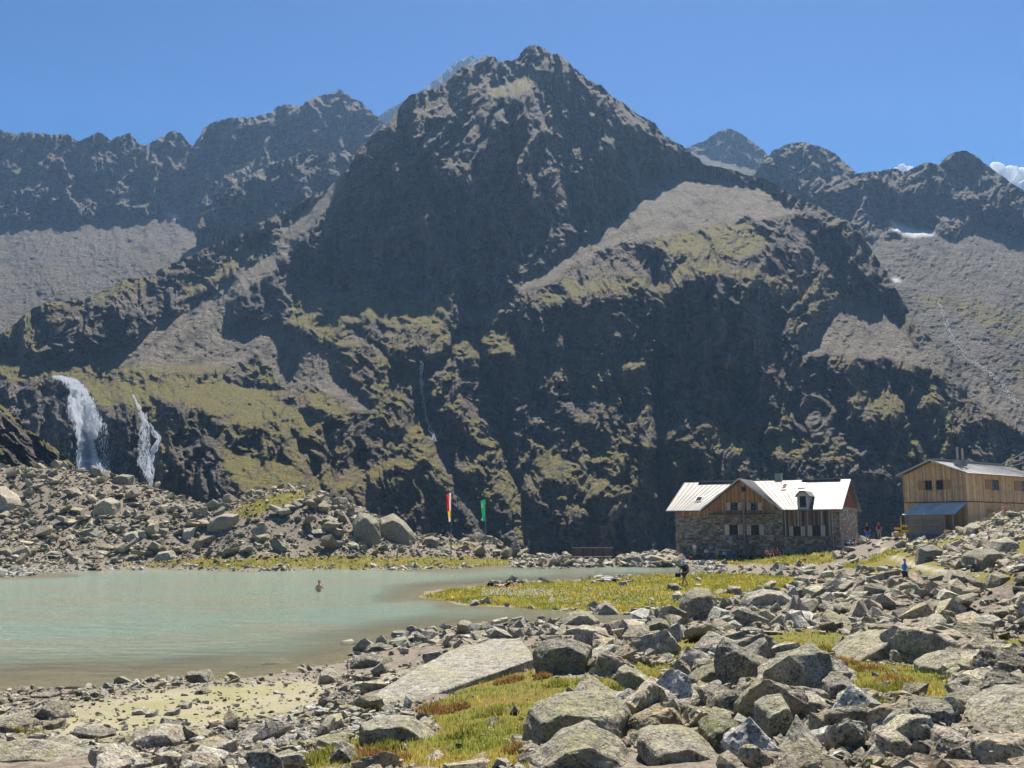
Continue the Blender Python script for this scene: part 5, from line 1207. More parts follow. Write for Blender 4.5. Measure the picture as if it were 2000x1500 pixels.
m.tube([(-wd * .72, -.245, zt - .9), (-wd * .55, -.245, zt - .55), (-wd * .4, -.245, zt - .9)], .04, 4)
m.build('emblem', simple('white_print', (.8, .8, .78)), fr)
# bridge
g0 = hit(1122, 1086); g1 = hit(1196, 1086); by = 125.5
bx0 = float(ray(1120, 1085)[0]) * by; bx1 = float(ray(1197, 1085)[0]) * by; bz = H + float(ray(1150, 1087)[1]) * by; rt = H + float(ray(1150, 1070.5)[1]) * by
br = empty('footbridge', ((bx0 + bx1) / 2, by, bz), 0, 'small wooden footbridge with a plank railing over the lake outlet', 'bridge'); L_ = (bx1 - bx0) / 2
m = MB(); m.box(-L_, L_, 0, 1.4, -.12, 0); m.build('deck', GREYW, br)
for s_, y_ in ((0, 0), (1, 1.4)):
    n = 4
    for i in range(n + 1): m = MB(); m.box(-L_ + 2 * L_ * i / n - .06, -L_ + 2 * L_ * i / n + .06, y_ - .06, y_ + .06, -.1, rt - bz); m.build('post', DARKW, br)
    m = MB(); m.box(-L_ - .1, L_ + .1, y_ - .08, y_ + .08, rt - bz, rt - bz + .07); m.build('handrail', GREYW, br)
    m = MB(); r = random.Random(s_); x = -L_
    while x < L_: m.box(x + .01, x + .12, y_ - .015, y_ + .015, .05, rt - bz - .06 - r.uniform(0, .06), (.13 * r.uniform(.6, 1.4), .11 * r.uniform(.7, 1.2), .085)); x += .135
    m.build('railing_slats', WOOD, br, 'stuff', tinted=True)
# cairn: a pointed pile of pale stones
g = hit(1007, 1084); g.y = 126; g.x = float(ray(1007, 1084)[0]) * g.y; g.z = H + float(ray(1007, 1086)[1]) * g.y; hc = H + float(ray(1007, 1048)[1]) * g.y - g.z
root = empty('cairn', g, 0, 'tall pointed cairn of pale stones at the end of the lake', 'cairn')
r = random.Random(4); n = 0; z = 0
for lay_ in range(12):
    f = lay_ / 12; rad = (1 - f) * .78 + .06; k = max(3, int(7 * (1 - f) + 2))
    for j in range(k):
        V, Fc = PROTO[r.randint(0, 35)]; s_ = rad * .62 + .06; a = 6.283 * (j / k) + r.random() * .5
        M_ = Matrix.Translation((math.cos(a) * rad * .62, math.sin(a) * rad * .62, hc * f + .1)) @ Matrix.Rotation(r.random() * 6, 4, 'Z') @ Matrix.Diagonal((s_, s_, hc / 12 * 1.25 / .6 * .6, 1))
        o = mesh_np('stone', np.array([(M_ @ Vector(v))[:] for v in V]), Fc, ROCK_O, root); c_ = r.uniform(.85, 1.15); o.color = (.55 * c_, .53 * c_, .49 * c_, 1)
# signpost with yellow arms
g = hit(1762, 1062); g.y = 96; g.x = float(ray(1762, 1060)[0]) * 96; g.z = H + float(ray(1762, 1058)[1]) * 96; k = 96 / F
root = empty('signpost', g, 0, 'trail signpost with yellow direction arms beside the lean-to', 'signpost')
m = MB(); m.tube([(0, 0, -.4), (0, 0, 48 * k)], .05, 7); m.build('post', simple('yellow_post', (.55, .36, .05)), root)
YEL = simple('yellow_sign', (.75, .47, .03), .5)
for i, (z_, w_, s_) in enumerate(((30, 11, 1), (25, 12, -1), (20, 11, 1), (15, 9, -1))):
    m = MB(); a, b = (0, w_ * k) if s_ > 0 else (-w_ * k, 0); tip = b + .15 if s_ > 0 else a - .15
    e_ = b if s_ > 0 else a; st = a if s_ > 0 else b
    m.prism([(st, -.08, z_ * k - .1), (e_, -.08, z_ * k - .1), (tip, -.08, z_ * k + .0), (e_, -.08, z_ * k + .11), (st, -.08, z_ * k + .11)], (0, .02, 0)); m.build('sign_arm', YEL, root)
# thin pole on the moraine
g = hit(181, 1044); m = MB(); m.tube([(0, 0, -.3), (0, 0, 44 * g.y / F)], .045, 6); o = m.build('marker_pole', simple('bleached_pole', (.5, .48, .44))); o.location = g; put(o, 'thin bleached pole standing upright on the moraine slope', 'pole')
# cables from beyond the lodge roof
for i, (p, q) in enumerate((((1957, 906), (2030, 858)), ((1965, 908), (2040, 868)), ((1972, 911), (2040, 880)))):
    A = Vector(P3(p[0], p[1], 108 + i)); B = Vector(P3(q[0], q[1], 116 + i)); m = MB(); m.tube([A + (B - A) * f - Vector((0, 0, .3 * math.sin(3.14 * f))) for f in (0, .25, .5, .75, 1)], .035, 5)
    put(m.build('cable', simple('steel_cable', (.35, .36, .38), .4, metal=.6)), ['upper', 'middle', 'lowest'][i] + ' steel cable rising from behind the lodge roof', 'cable', 'steel cables')
# trail mark on the boulder
bld = [o for o in heroes if 'trail mark' in o['label']][0]
bpy.context.view_layer.update()
for px_0, px_1, py_0, py_1, nm, cc in ((1904.5, 1908.0, 1093, 1101, 'white_paint', (.8, .8, .76)), (1908.4, 1911.0, 1093, 1101, 'red_paint', (.55, .05, .03))):
    q = []
    for a_, b_ in ((px_0, py_1), (px_1, py_1), (px_1, py_0), (px_0, py_0)):
        tx, tz = ray(a_, b_); dv = Vector((float(tx), 1, float(tz))); ok_, loc_, n_, _i = bld.ray_cast(Vector((0, 0, H)) - bld.location, dv.normalized())
        if ok_: q.append(loc_ + n_ * .012)
    if len(q) == 4:
        m = MB(); m.add(q + [v + Vector((0, .03, 0)) for v in q], [(0,1,2,3),(7,6,5,4),(0,4,5,1),(1,5,6,2),(2,6,7,3),(3,7,4,0)]); m.build('trail_mark', simple(nm, cc), bld)
    else: print('MARK MISS', len(q))
# ================================================================== terrace wall, benches, tables
def local(px, py, Y): return Vector(P3(px, py, Y))
p = local(1652, 1061, 110)
bt = empty('terrace_table', (p.x, p.y, p.z), -.3, 'wooden table with benches on the terrace at the hut corner', 'table')
m = MB(); m.box(-.1, 2.3, -.4, .4, .0, .06); m.build('table_top', GREYW, bt)
for x_ in (.1, 2.1): m = MB(); m.box(x_, x_ + .08, -.3, .3, -.75, 0); m.build('leg', DARKW, bt)
m = MB(); m.box(-.1, 2.3, -.95, -.65, -.33, -.28); m.build('bench_seat', GREYW, bt)
p = local(1740, 1030, 101); m = MB()
for i in range(6): m.tube([(i * .95, 0, -1.4), (i * .95, 0, .35)], .03, 5)
for z_ in (.3, -.15): m.tube([(0, 0, z_), (4.75, 0, z_)], .022, 5)
o = m.build('wire_fence', simple('rail_rust', (.25, .12, .07))); o.location = p; put(o, 'low rusty rail fence between the signpost and the terrace', 'fence')
# retaining wall of the hut terrace
hw = MB()
root = empty('terrace_wall', (0, 0, 0), 0, 'low dry stone wall under the hut terrace', 'stone wall'); root.location = HL; root.rotation_euler = (0, 0, -TH)
masonry(root, (LN - 3, -2.2, 0), ex, nf, 8.5, -.6, .55, sc_pale, 9)
# ================================================================== people
def cloth(name, c, rough=.85): 
    m = bpy.data.materials.get('cloth_' + name) 
    return m or simple('cloth_' + name, c, rough, var=.15, scale=20, bump=.3, bd=.01)
SKIN = simple('skin', (.52, .30, .20), .55, var=.08, bump=.05); HAIR = simple('dark_hair', (.035, .022, .015), .6); SHOE = simple('shoe', (.09, .07, .06))
C = dict(blue=(.02, .16, .62), white=(.78, .77, .74), navy=(.02, .03, .08), dark=(.03, .03, .035), red=(.5, .04, .03), maroon=(.22, .03, .05), orange=(.7, .30, .10), teal=(.05, .35, .5), purple=(.12, .08, .35), grey=(.3, .3, .3), beige=(.5, .42, .3), skyb=(.12, .35, .7), pink=(.6, .3, .28), black=(.015, .015, .018))
def skin_obj(name, verts, edges, rad, mat, parent, root=0, sub=2):
    me = bpy.data.meshes.new(name); me.from_pydata([tuple(v) for v in verts], edges, []); me.materials.append(mat)
    o = bpy.data.objects.new(name, me); COL.objects.link(o); o.parent = parent
    md = o.modifiers.new('Skin', 'SKIN'); sv = me.skin_vertices
    if not sv:
        bm = bmesh.new(); bm.from_mesh(me); bm.verts.layers.skin.verify(); bm.to_mesh(me); bm.free(); sv = me.skin_vertices
    for i, r in enumerate(rad):
        rr = r if isinstance(r, tuple) else (r, r)
        me.skin_vertices[0].data[i].radius = rr; me.skin_vertices[0].data[i].use_root = (i == root)
    md.use_smooth_shade = True
    s = o.modifiers.new('Subdivision', 'SUBSURF'); s.levels = sub; s.render_levels = sub
    return o
def pose(kind, r):
    j = lambda s=.02: r.uniform(-s, s)
    if kind in ('stand', 'walk', 'wade'):
        P = dict(pel=(0, 0, .95), bel=(0, 0, 1.1), che=(0, -.01, 1.3), nek=(0, -.02, 1.47), hd0=(0, -.03, 1.56), hd1=(0, -.035, 1.66), hd2=(0, -.03, 1.72))
        for s, n in ((1, 'L'), (-1, 'R')):
            P['sh' + n] = (s * .17, 0, 1.41); P['el' + n] = (s * (.25 + j()), .03, 1.13); P['ha' + n] = (s * (.25 + j()), -.08, .90); P['fi' + n] = (s * (.24 + j()), -.11, .81)
            P['hi' + n] = (s * .09, 0, .90); P['kn' + n] = (s * .11, -.02, .49); P['an' + n] = (s * .12, .02, .09); P['to' + n] = (s * .14, -.15, .03)
        if kind == 'walk':
            for n, f in (('L', 1), ('R', -1)):
                s = 1 if n == 'L' else -1
                P['kn' + n] = (s * .10, -.20 * f - .03, .51); P['an' + n] = (s * .10, -.36 * f + .06, .10 + (.05 if f < 0 else 0)); P['to' + n] = (s * .11, -.36 * f - .10, .03)
                P['el' + n] = (s * .26, .16 * f, 1.15); P['ha' + n] = (s * .25, .04 * f - .16, 1.0); P['fi' + n] = (s * .24, .02 * f - .24, 1.0)
        if kind == 'wade':
            for n in 'LR': s = 1 if n == 'L' else -1; P['el' + n] = (s * .27, -.05, 1.14); P['ha' + n] = (s * .12, -.24, 1.12); P['fi' + n] = (s * .05, -.28, 1.14)
    elif kind == 'sit':     # origin is the seat
        P = dict(pel=(0, 0, .12), bel=(0, -.03, .26), che=(0, -.07, .46), nek=(0, -.11, .63), hd0=(0, -.14, .72), hd1=(0, -.15, .82), hd2=(0, -.14, .88))
        for s, n in ((1, 'L'), (-1, 'R')):
            P['sh' + n] = (s * .17, -.08, .57); P['el' + n] = (s * .24, -.18, .32); P['ha' + n] = (s * .13, -.38, .30); P['fi' + n] = (s * .08, -.45, .30)
            P['hi' + n] = (s * .10, -.06, .11); P['kn' + n] = (s * .14, -.46, .30 + j(.06)); P['an' + n] = (s * .13, -.62, -.10); P['to' + n] = (s * .14, -.80, -.14)
    elif kind == 'lie_knees':
        P = dict(pel=(0, 0, .12), bel=(.18, 0, .12), che=(.36, 0, .13), nek=(.54, 0, .14), hd0=(.62, 0, .15), hd1=(.71, 0, .16), hd2=(.77, 0, .16))
        for s, n in ((1, 'L'), (-1, 'R')):
            P['sh' + n] = (.48, s * .17, .12); P['el' + n] = (.30, s * .33, .10); P['ha' + n] = (.10, s * .24, .14); P['fi' + n] = (.02, s * .2, .15)
            P['hi' + n] = (-.06, s * .10, .12); P['kn' + n] = (-.40, s * .12, .46); P['an' + n] = (-.62, s * .13, .08); P['to' + n] = (-.80, s * .14, .06)
    else:  # lie flat
        P = dict(pel=(0, 0, .12), bel=(.18, 0, .12), che=(.36, 0, .13), nek=(.54, 0, .14), hd0=(.62, 0, .16), hd1=(.71, 0, .18), hd2=(.77, 0, .18))
        for s, n in ((1, 'L'), (-1, 'R')):
            P['sh' + n] = (.48, s * .17, .12); P['el' + n] = (.56, s * .36, .10); P['ha' + n] = (.72, s * .22, .14); P['fi' + n] = (.76, s * .15, .15)
            P['hi' + n] = (-.06, s * .10, .11); P['kn' + n] = (-.46, s * .12, .14); P['an' + n] = (-.84, s * .13, .07); P['to' + n] = (-.92, s * .16, .16)
    return {k: Vector(v) for k, v in P.items()}
PK = ['pel','bel','che','nek','hd0','hd1','hd2','shL','elL','haL','fiL','shR','elR','haR','fiR','hiL','knL','anL','toL','hiR','knR','anR','toR']
PE = [(0,1),(1,2),(2,3),(3,4),(4,5),(5,6),(2,7),(7,8),(8,9),(9,10),(2,11),(11,12),(12,13),(13,14),(0,15),(15,16),(16,17),(17,18),(0,19),(19,20),(20,21),(21,22)]
PR = [(.15,.10),(.135,.095),(.16,.105),.055,.075,.085,.055,.065,.045,.03,.022,.065,.045,.03,.022,.085,.06,.04,.035,.085,.06,.04,.035]
pr = random.Random(21)
def person(label, loc, kind='stand', face=0, h=1.75, shirt='white', shorts='dark', hat=None, shoes=True, group=None, long=False):
    root = empty('person', loc, face, label, 'person', group); root.scale = (h / 1.75,) * 3
    P = pose(kind, pr); skin_obj('body', [P[k] for k in PK], PE, PR, SKIN, root)
    # face: nose and eyes on the head
    hd = P['hd1']; up = (P['hd2'] - P['nek']).normalized(); fw = Vector((0, -1, 0)) if kind in ('stand', 'walk', 'wade', 'sit') else Vector((0, 0, 1)); sd_ = up.cross(fw)
    m = MB(); m.tube([hd + fw * .075 + up * .02, hd + fw * .115 - up * .02], .012, 5); m.build('nose', SKIN, root)
    m = MB()
    for s in (-1, 1): m.tube([hd + fw * .072 + sd_ * s * .032 + up * .02, hd + fw * .088 + sd_ * s * .032 + up * .02], .011, 6)
    m.build('eyes', HAIR, root)
    bm = bmesh.new(); bmesh.ops.create_icosphere(bm, subdivisions=2, radius=.098)
    me = bpy.data.meshes.new('hair'); bmesh.ops.delete(bm, geom=[v for v in bm.verts if v.co.dot(fw) > .05 and v.co.dot(up) < .035 or v.co.dot(up) < -.05], context='VERTS'); bm.to_mesh(me); bm.free()
    me.materials.append(HAIR); hr = bpy.data.objects.new('hair', me); COL.objects.link(hr); hr.parent = root; hr.location = hd + up * .012 - fw * .008
    if shirt:
        k = ['pel','bel','che','nek','shL','elL','shR','elR']; V = [P[x] for x in k]; V[0] = P['pel'].lerp(P['bel'], .1); V[3] = P['che'].lerp(P['nek'], .75); V[5] = P['shL'].lerp(P['elL'], .7); V[7] = P['shR'].lerp(P['elR'], .7)
        skin_obj('shirt', V, [(0,1),(1,2),(2,3),(2,4),(4,5),(2,6),(6,7)], [(.165,.125),(.155,.12),(.18,.13),.075,.09,.075,.09,.075], cloth(shirt, C[shirt]), root)
    if shorts:
        f = .98 if long else .72; k2 = 'an' if long else 'kn'
        if long: V = [P['pel'], P['hiL'], P['knL'], P['anL'], P['hiR'], P['knR'], P['anR']]; E = [(0,1),(1,2),(2,3),(0,4),(4,5),(5,6)]; RR = [(.165,.12),.105,.08,.06,.105,.08,.06]
        else: V = [P['pel'], P['hiL'], P['hiL'].lerp(P['knL'], .8), P['hiR'], P['hiR'].lerp(P['knR'], .8)]; E = [(0,1),(1,2),(0,3),(3,4)]; RR = [(.165,.12),.108,.09,.108,.09]
        skin_obj('trousers' if long else 'shorts', V, E, RR, cloth(shorts, C[shorts]), root)
    if shoes:
        for n in 'LR':
            a, t = P['an' + n], P['to' + n]; skin_obj('shoe', [a, a.lerp(t, .5) , t], [(0,1),(1,2)], [.055,.052,.045], SHOE, root, sub=1)
    if hat:
        m = MB(); n = 14; V = []; 
        for (r_, z_) in ((.17, .0), (.105, .015), (.10, .06), (.06, .095), (.0, .10)):
            for i in range(n): t = 6.2832 * i / n; V.append(hd + up * (.045 + z_) + (sd_ * math.cos(t) + fw * math.sin(t)) * r_)
        Fc = [(a * n + i, a * n + (i + 1) % n, (a + 1) * n + (i + 1) % n, (a + 1) * n + i) for a in range(4) for i in range(n)]
        m.add(V, Fc); m.build('hat', cloth(hat, C[hat]), root, smooth=True)
    return root
def spot(px, py, dz=0.0):
    g = hit(px, py); g.z += dz; return g
def at(px, py, Y):
    return Vector(P3(px, py, Y))
# hiker on the grass spit
hk = spot(1337, 1146); hp = person('hiker in blue shirt and cap with big backpack walking over the grass spit', hk, 'walk', -.9, 1.78, 'navy', 'dark', hat='skyb')
bm = bmesh.new(); bmesh.ops.create_cube(bm, size=1)
bmesh.ops.bevel(bm, geom=list(bm.edges), offset=.22, segments=3, affect='EDGES')
me = bpy.data.meshes.new('backpack'); bm.to_mesh(me); bm.free(); me.materials.append(cloth('navy', C['navy']))
for p in me.polygons: p.use_smooth = True
bp = bpy.data.objects.new('backpack', me); COL.objects.link(bp); bp.scale = (.36, .26, .62)
Rz = Matrix.Rotation(-.9, 3, 'Z'); bp.location = hk + Rz @ Vector((0, .25, 1.25)); bp.rotation_euler = (.1, 0, -.9); put(bp, 'large navy backpack carried by the hiker on the grass spit', 'backpack')
for s in (-1, 1):
    a = hk + Rz @ Vector((s * .25, -.26, 1.02)); b = hk + Rz @ Vector((s * .28, -.45 - .2 * s, .0)); m = MB(); m.tube([a, b], .012, 5)
    o = m.build('hiking_pole', simple('pole_grey', (.2, .2, .2), .4)); put(o, ('trekking pole in the leading hand of the hiker' if s < 0 else 'trekking pole in the trailing hand of the hiker'), 'trekking pole', 'trekking poles')
m = MB(); m.box(-.2, .2, -.12, .12, -.15, .15); bm = bmesh.new()
bg_ = m.build('bag', cloth('navy', C['navy'])); bv = bg_.modifiers.new('b', 'BEVEL'); bv.width = .08; bv.segments = 3; bg_.location = hk + Rz @ Vector((-.3, -.32, .82)); put(bg_, 'small dark blue bag held in front by the hiker', 'bag')
# boy
b_ = spot(1769, 1147); person('boy in bright blue shirt and dark shorts walking over the rubble', b_, 'walk', 1.3, 1.55, 'blue', 'dark')
sw = at(623, 1146, 70); sw.z = -1.0; person('bather standing waist deep in the lake with folded arms', sw, 'wade', .6, 1.75, None, 'dark', shoes=False)
g = spot(988, 1148); person('sunbather in dark swimwear lying with raised knees on the tip of the grass spit', g + Vector((0, 0, .02)), 'lie_knees', math.pi - .1, 1.75, None, 'dark', shoes=False)
def slab_thing(name, label, cat, loc, sx, sy, sz, col, rz=0, bev=.05):
    m = MB(); m.box(-sx / 2, sx / 2, -sy / 2, sy / 2, 0, sz); o = m.build(name, cloth(col, C[col])); b = o.modifiers.new('b', 'BEVEL'); b.width = min(bev, sz * .4); b.segments = 2
    o.location = loc; o.rotation_euler = (0, 0, rz); return put(o, label, cat)
slab_thing('towel', 'red towel spread beside the sunbather on the grass tip', 'towel', spot(1003, 1149) + Vector((0, 0, .03)), 1.3, .7, .03, 'red')
slab_thing('bag', 'black bag lying by the raised knees sunbather', 'bag', spot(958, 1147), .5, .35, .38, 'black', .4, .15)
g = spot(1178, 1137); person('person in white shirt lying flat on the far edge of the grass spit', g + Vector((0, 0, .02)), 'lie', .05, 1.75, 'white', 'grey', shoes=False)
slab_thing('towel', 'white towel lying over the person flat on the grass', 'towel', spot(1185, 1134) + Vector((0, .3, .1)), .9, .5, .12, 'white')
slab_thing('bag', 'dark bag at the head of the person lying on the grass', 'bag', spot(1200, 1137), .4, .3, .3, 'navy', .2, .12)
# below the hut
GP = 'people resting in front of the stone hut'
for px, py, kind, face, h, sh, so_, hat, lab in [
 (1357, 1085, 'stand', .3, 1.65, 'white', 'beige', None, 'person in white shirt standing beside the end of the stone hut'),
 (1379, 1085, 'sit', .2, 1.7, 'white', 'navy', None, 'person in white shirt and dark shorts sitting in the grass by the hut'),
 (1400, 1093, 'stand', -.2, 1.65, None, 'beige', 'orange', 'shirtless person with straw hat standing below the hut window'),
 (1414, 1089, 'sit', .5, 1.7, 'white', 'dark', 'white', 'person in white shirt and white cap sitting below the hut window'),
 (1497, 1090, 'sit', .2, 1.7, 'pink', 'maroon', None, 'sitting person in pink top at the near end of the row by the wall'),
 (1508, 1090, 'sit', -.2, 1.7, 'red', 'dark', None, 'person in red top sitting on the grass in the row by the wall'),
 (1518, 1088, 'sit', .1, 1.7, 'maroon', 'dark', None, 'person in maroon top sitting between the red top and the navy shirt'),
 (1524, 1083, 'sit', 0, 1.8, 'navy', 'dark', None, 'person in navy shirt sitting high against the hut wall'),
 (1535, 1082, 'sit', .3, 1.8, 'orange', 'beige', None, 'person in orange shirt sitting beside the downpipe of the hut')]:
    g = spot(px, py)
    if g.y > 123.0: g = Vector((float(ray(px, py)[0]) * 122.5, 122.5, 0)); g.z = max(ground_at(g.x, g.y), H + float(ray(px, py)[1]) * 122.5 - .15)
    if kind == 'sit': g.z += .2
    person(lab, g, kind, face, h, sh, so_, hat, group=GP)
uW = HU(1433); gW = HL + Matrix.Rotation(-TH, 3, 'Z') @ Vector((uW, -1.6, 0)); zz = H + float(ray(1433, 1072.5)[1]) * gW.y
# earth bank under the blue shirt
person('person in bright blue shirt and beige shorts standing by the hut window', Vector((gW.x, gW.y, zz)), 'stand', 2.6, 1.7, 'skyb', 'beige', group=GP)
for px, py, c, lab in ((1445, 1090, 'black', 'black rucksack dropped on the grass below the ladder'), (1455, 1092, 'navy', 'navy rucksack lying on the grass below the ladder'), (1466, 1092, 'black', 'black rucksack at the far side of the bag heap'), (1430, 1084, 'blue', 'bright blue bag in the grass below the hut window'), (1390, 1092, 'purple', 'purple bag on the grass beside the sitting people'), (1349, 1088, 'maroon', 'maroon bag at the feet of the white shirted person')):
    g = spot(px, py)
    if g.y > 122.0: g = Vector((float(ray(px, py)[0]) * 121.5, 121.5, 0)); g.z = ground_at(g.x, g.y)
    slab_thing('bag', lab, 'bag', g, .5, .4, .42, c, pr.uniform(-1, 1), .15)
# terrace
for px, py, Y, kind, face, h, sh, so_, lab in [
 (1651, 1066, 109, 'sit', 1.2, 1.7, 'purple', 'navy', 'person in purple top sitting at the terrace bench by the hut corner'),
 (1660, 1066, 109, 'sit', 1.6, 1.7, 'teal', 'navy', 'person in turquoise top sitting at the terrace bench'),
 (1668, 1064, 110, 'sit', -1.2, 1.7, 'maroon', 'dark', 'person in maroon top sitting at the terrace table'),
 (1678, 1064, 110, 'sit', -1.4, 1.7, 'pink', 'dark', 'person in pink top at the outer end of the terrace table'),
 (1695, 1057, 104, 'stand', 2.6, 1.8, 'black', 'blue', 'tall person in black shirt and blue shorts standing on the terrace path'),
 (1718, 1052, 106, 'stand', 3.0, 1.7, 'maroon', 'grey', 'person in dark red shirt walking along the path to the lodge'),
 (1750, 1056, 98, 'sit', .8, 1.7, 'grey', 'dark', 'person in grey top sitting beside the yellow signpost')]:
    p = at(px, py, Y); 
    gz_ = ground_at(p.x, p.y)
    if kind == 'stand': p.z = max(p.z, gz_)
    person(lab, p, kind, face, h, sh, so_, group='people on the hut terrace')
g = at(858, 1058, 134); person('person with white cap and red jacket sitting behind the boulder by the flag', g, 'sit', 1.4, 1.75, 'red', 'dark', 'white')
g = at(1965, 1005, 78); person('person in pale shirt and dark cap sitting on top of the knoll', g, 'sit', -.5, 1.7, 'pink', 'grey', 'maroon')
slab_thing('bag', 'bulky white and black bag leaning near the signpost', 'bag', at(1751, 1050, 97), .6, .5, .6, 'grey', .3, .2)
# ================================================================== waterfalls and stream
WHITE = NT('falling_water'); pw = WHITE.pos(); nw = WHITE.noise(WHITE.mapv(pw, (1.2, 1.2, .25)), 1.5, 5, .7)
dw = WHITE.bsdf(WHITE.mix(WHITE.ramp(nw, .35, .6), (.80, .82, .85), (.95, .95, .96)), .6); tw = WHITE.n('BsdfTranslucent'); tw.inputs[0].default_value = (.85, .88, .92, 1)
mw = WHITE.n('MixShader'); mw.inputs[0].default_value = .6; WHITE.l(dw, mw.inputs[1]); WHITE.l(tw.outputs[0], mw.inputs[2]); WHITE.done(mw.outputs[0])

def strands(left, right, n, seed, wpx, lay='mountain', off=.992, thr=17):
    r = np.random.RandomState(seed); Vs, Fs = [], []; b = 0; L = np.array(left, float); Rr = np.array(right, float)
    y0, y1 = L[0, 1], L[-1, 1]
    for k in range(n):
        s = np.clip(r.beta(.9, .9), 0, 1); ya = y0 + (y1 - y0) * max(0, r.uniform(-.6, .75)); yb = min(y1, ya + (y1 - y0) * r.uniform(.15, .6)); m = max(5, int((yb - ya) / 3))
        ys = np.linspace(ya, yb, m); xs = np.interp(ys, L[:, 1], L[:, 0]) * (1 - s) + np.interp(ys, Rr[:, 1], Rr[:, 0]) * s + 2.0 * vn(ys / 11, ys * 0 + k, seed)
        D = on_layer(lay, xs, ys) * off - r.uniform(0, 2.2) - thr * np.clip((ys - y0) / (y1 - y0), 0, 1) ** .7; w_ = wpx * r.uniform(.4, 1.3) * np.clip(np.sin(np.linspace(.15, 3.0, m)) * 1.5, .15, 1)
        A = P3(xs - w_, ys, D); B = P3(xs + w_, ys, D); mid = P3(xs, ys, D - .5)
        V = np.stack([A, mid, B], 1).reshape(-1, 3); i = np.arange(m - 1) * 3
        Fc = np.concatenate([np.stack([i, i + 1, i + 4, i + 3], -1), np.stack([i + 1, i + 2, i + 5, i + 4], -1)]) + b
        Vs.append(V); Fs.append(Fc); b += len(V)
    return np.concatenate(Vs), np.concatenate(Fs)
def spray(left, right, n, seed, sx, sz, lay='mountain', thr=8.0, ragged=.16):
    """falling water as thousands of drops and streaks"""
    r = np.random.RandomState(seed); L = np.array(left, float); Rr = np.array(right, float); y0, y1 = L[0, 1], L[-1, 1]
    lanes = r.rand(46); k = r.randint(0, 46, n); s = np.clip(.5 + (lanes[k] - .5) * 1.0 + r.normal(0, .04, n) + ragged * r.randn(n) * (r.rand(n) < .25), -.25, 1.25)
    ys = r.uniform(y0, y1, n); f = (ys - y0) / (y1 - y0)
    keep = (vn(ys / 16 + lanes[k] * 40, lanes[k] * 90, seed) > -.35 - .3 * (1 - np.abs(s - .5) * 2)); s, ys, f = s[keep], ys[keep], f[keep]; n = len(ys)
    xs = np.interp(ys, L[:, 1], L[:, 0]) * (1 - s) + np.interp(ys, Rr[:, 1], Rr[:, 0]) * s + 3 * vn(ys / 9, s * 3, seed)
    D = on_layer(lay, xs, ys) * .994 - thr * f ** .7 - r.uniform(0, 3.5, n)
    c = P3(xs, ys, D); w_ = r.uniform(.5, 1.4, n)
    V = (np.array([(1,0,0),(-1,0,0),(0,1,0),(0,-1,0),(0,0,1),(0,0,-1)]) * [sx, sx, sz])[None] * w_[:, None, None] + c[:, None]
    of = np.array([(0,2,4),(2,1,4),(1,3,4),(3,0,4),(2,0,5),(1,2,5),(3,1,5),(0,3,5)])
    return V.reshape(-1, 3), (of[None] + (np.arange(n) * 6)[:, None, None]).reshape(-1, 3)
def join(*p):
    b = 0; Vs, Fs = [], []
    for V, Fc in p: Vs.append(V); Fs.append(Fc + b); b += len(V)
    return np.concatenate(Vs), np.concatenate(Fs)
A = spray([(103,735),(125,745),(136,765),(135,800),(150,830),(154,880),(153,895),(155,912),(172,945)], [(112,733),(150,742),(172,765),(182,800),(196,830),(182,860),(184,890),(202,920),(214,945)], 19000, 1, .10, .6, thr=30, ragged=.09)
B = spray([(152,895),(155,912),(172,945)], [(182,892),(205,920),(216,945)], 5000, 6, .12, .35, thr=30)
B2 = spray([(180,790),(188,830),(192,880),(200,940)], [(186,790),(208,830),(212,880),(214,940)], 700, 8, .06, .5, thr=14)
o = mesh_np('waterfall', *join(A, B, B2), WHITE.m); put(o, 'broad white waterfall plunging over the cliff above the moraine', 'waterfall')
A = spray([(258,772),(266,790),(278,820),(298,850),(306,858),(290,890),(288,930),(288,975)], [(262,772),(272,790),(288,820),(314,850),(314,862),(301,890),(300,930),(303,975)], 4200, 2, .07, .45, thr=16, ragged=.09)
B = spray([(272,805),(272,850),(270,900),(285,940)], [(284,800),(292,850),(290,900),(298,950)], 1900, 3, .06, .4, thr=14, ragged=.1)
o = mesh_np('waterfall', *join(A, B), WHITE.m); put(o, 'thin branching waterfall on the cliff beside the broad one', 'waterfall')
A = spray([(1828,588),(1840,620),(1850,650),(1875,690),(1905,715),(1940,740),(1960,770),(2000,800)], [(1834,588),(1848,620),(1858,650),(1888,690),(1922,715),(1956,740),(1972,765),(2012,795)], 1100, 4, .15, .15, 'right_mountain_range', .5, .3)
A2_ = spray([(821,705),(820,745),(825,790),(834,830),(846,862)], [(825,705),(825,745),(831,790),(840,830),(853,862)], 900, 12, .12, .3, 'mountain', 1.0, .2)
o = mesh_np('gully_gravel_drops', *A2_, WHITE.m); o['kind'] = 'structure'  # white drops added to stand for the pale gravel down the gully
o = mesh_np('mountain_stream', *A, WHITE.m); o['kind'] = 'structure'
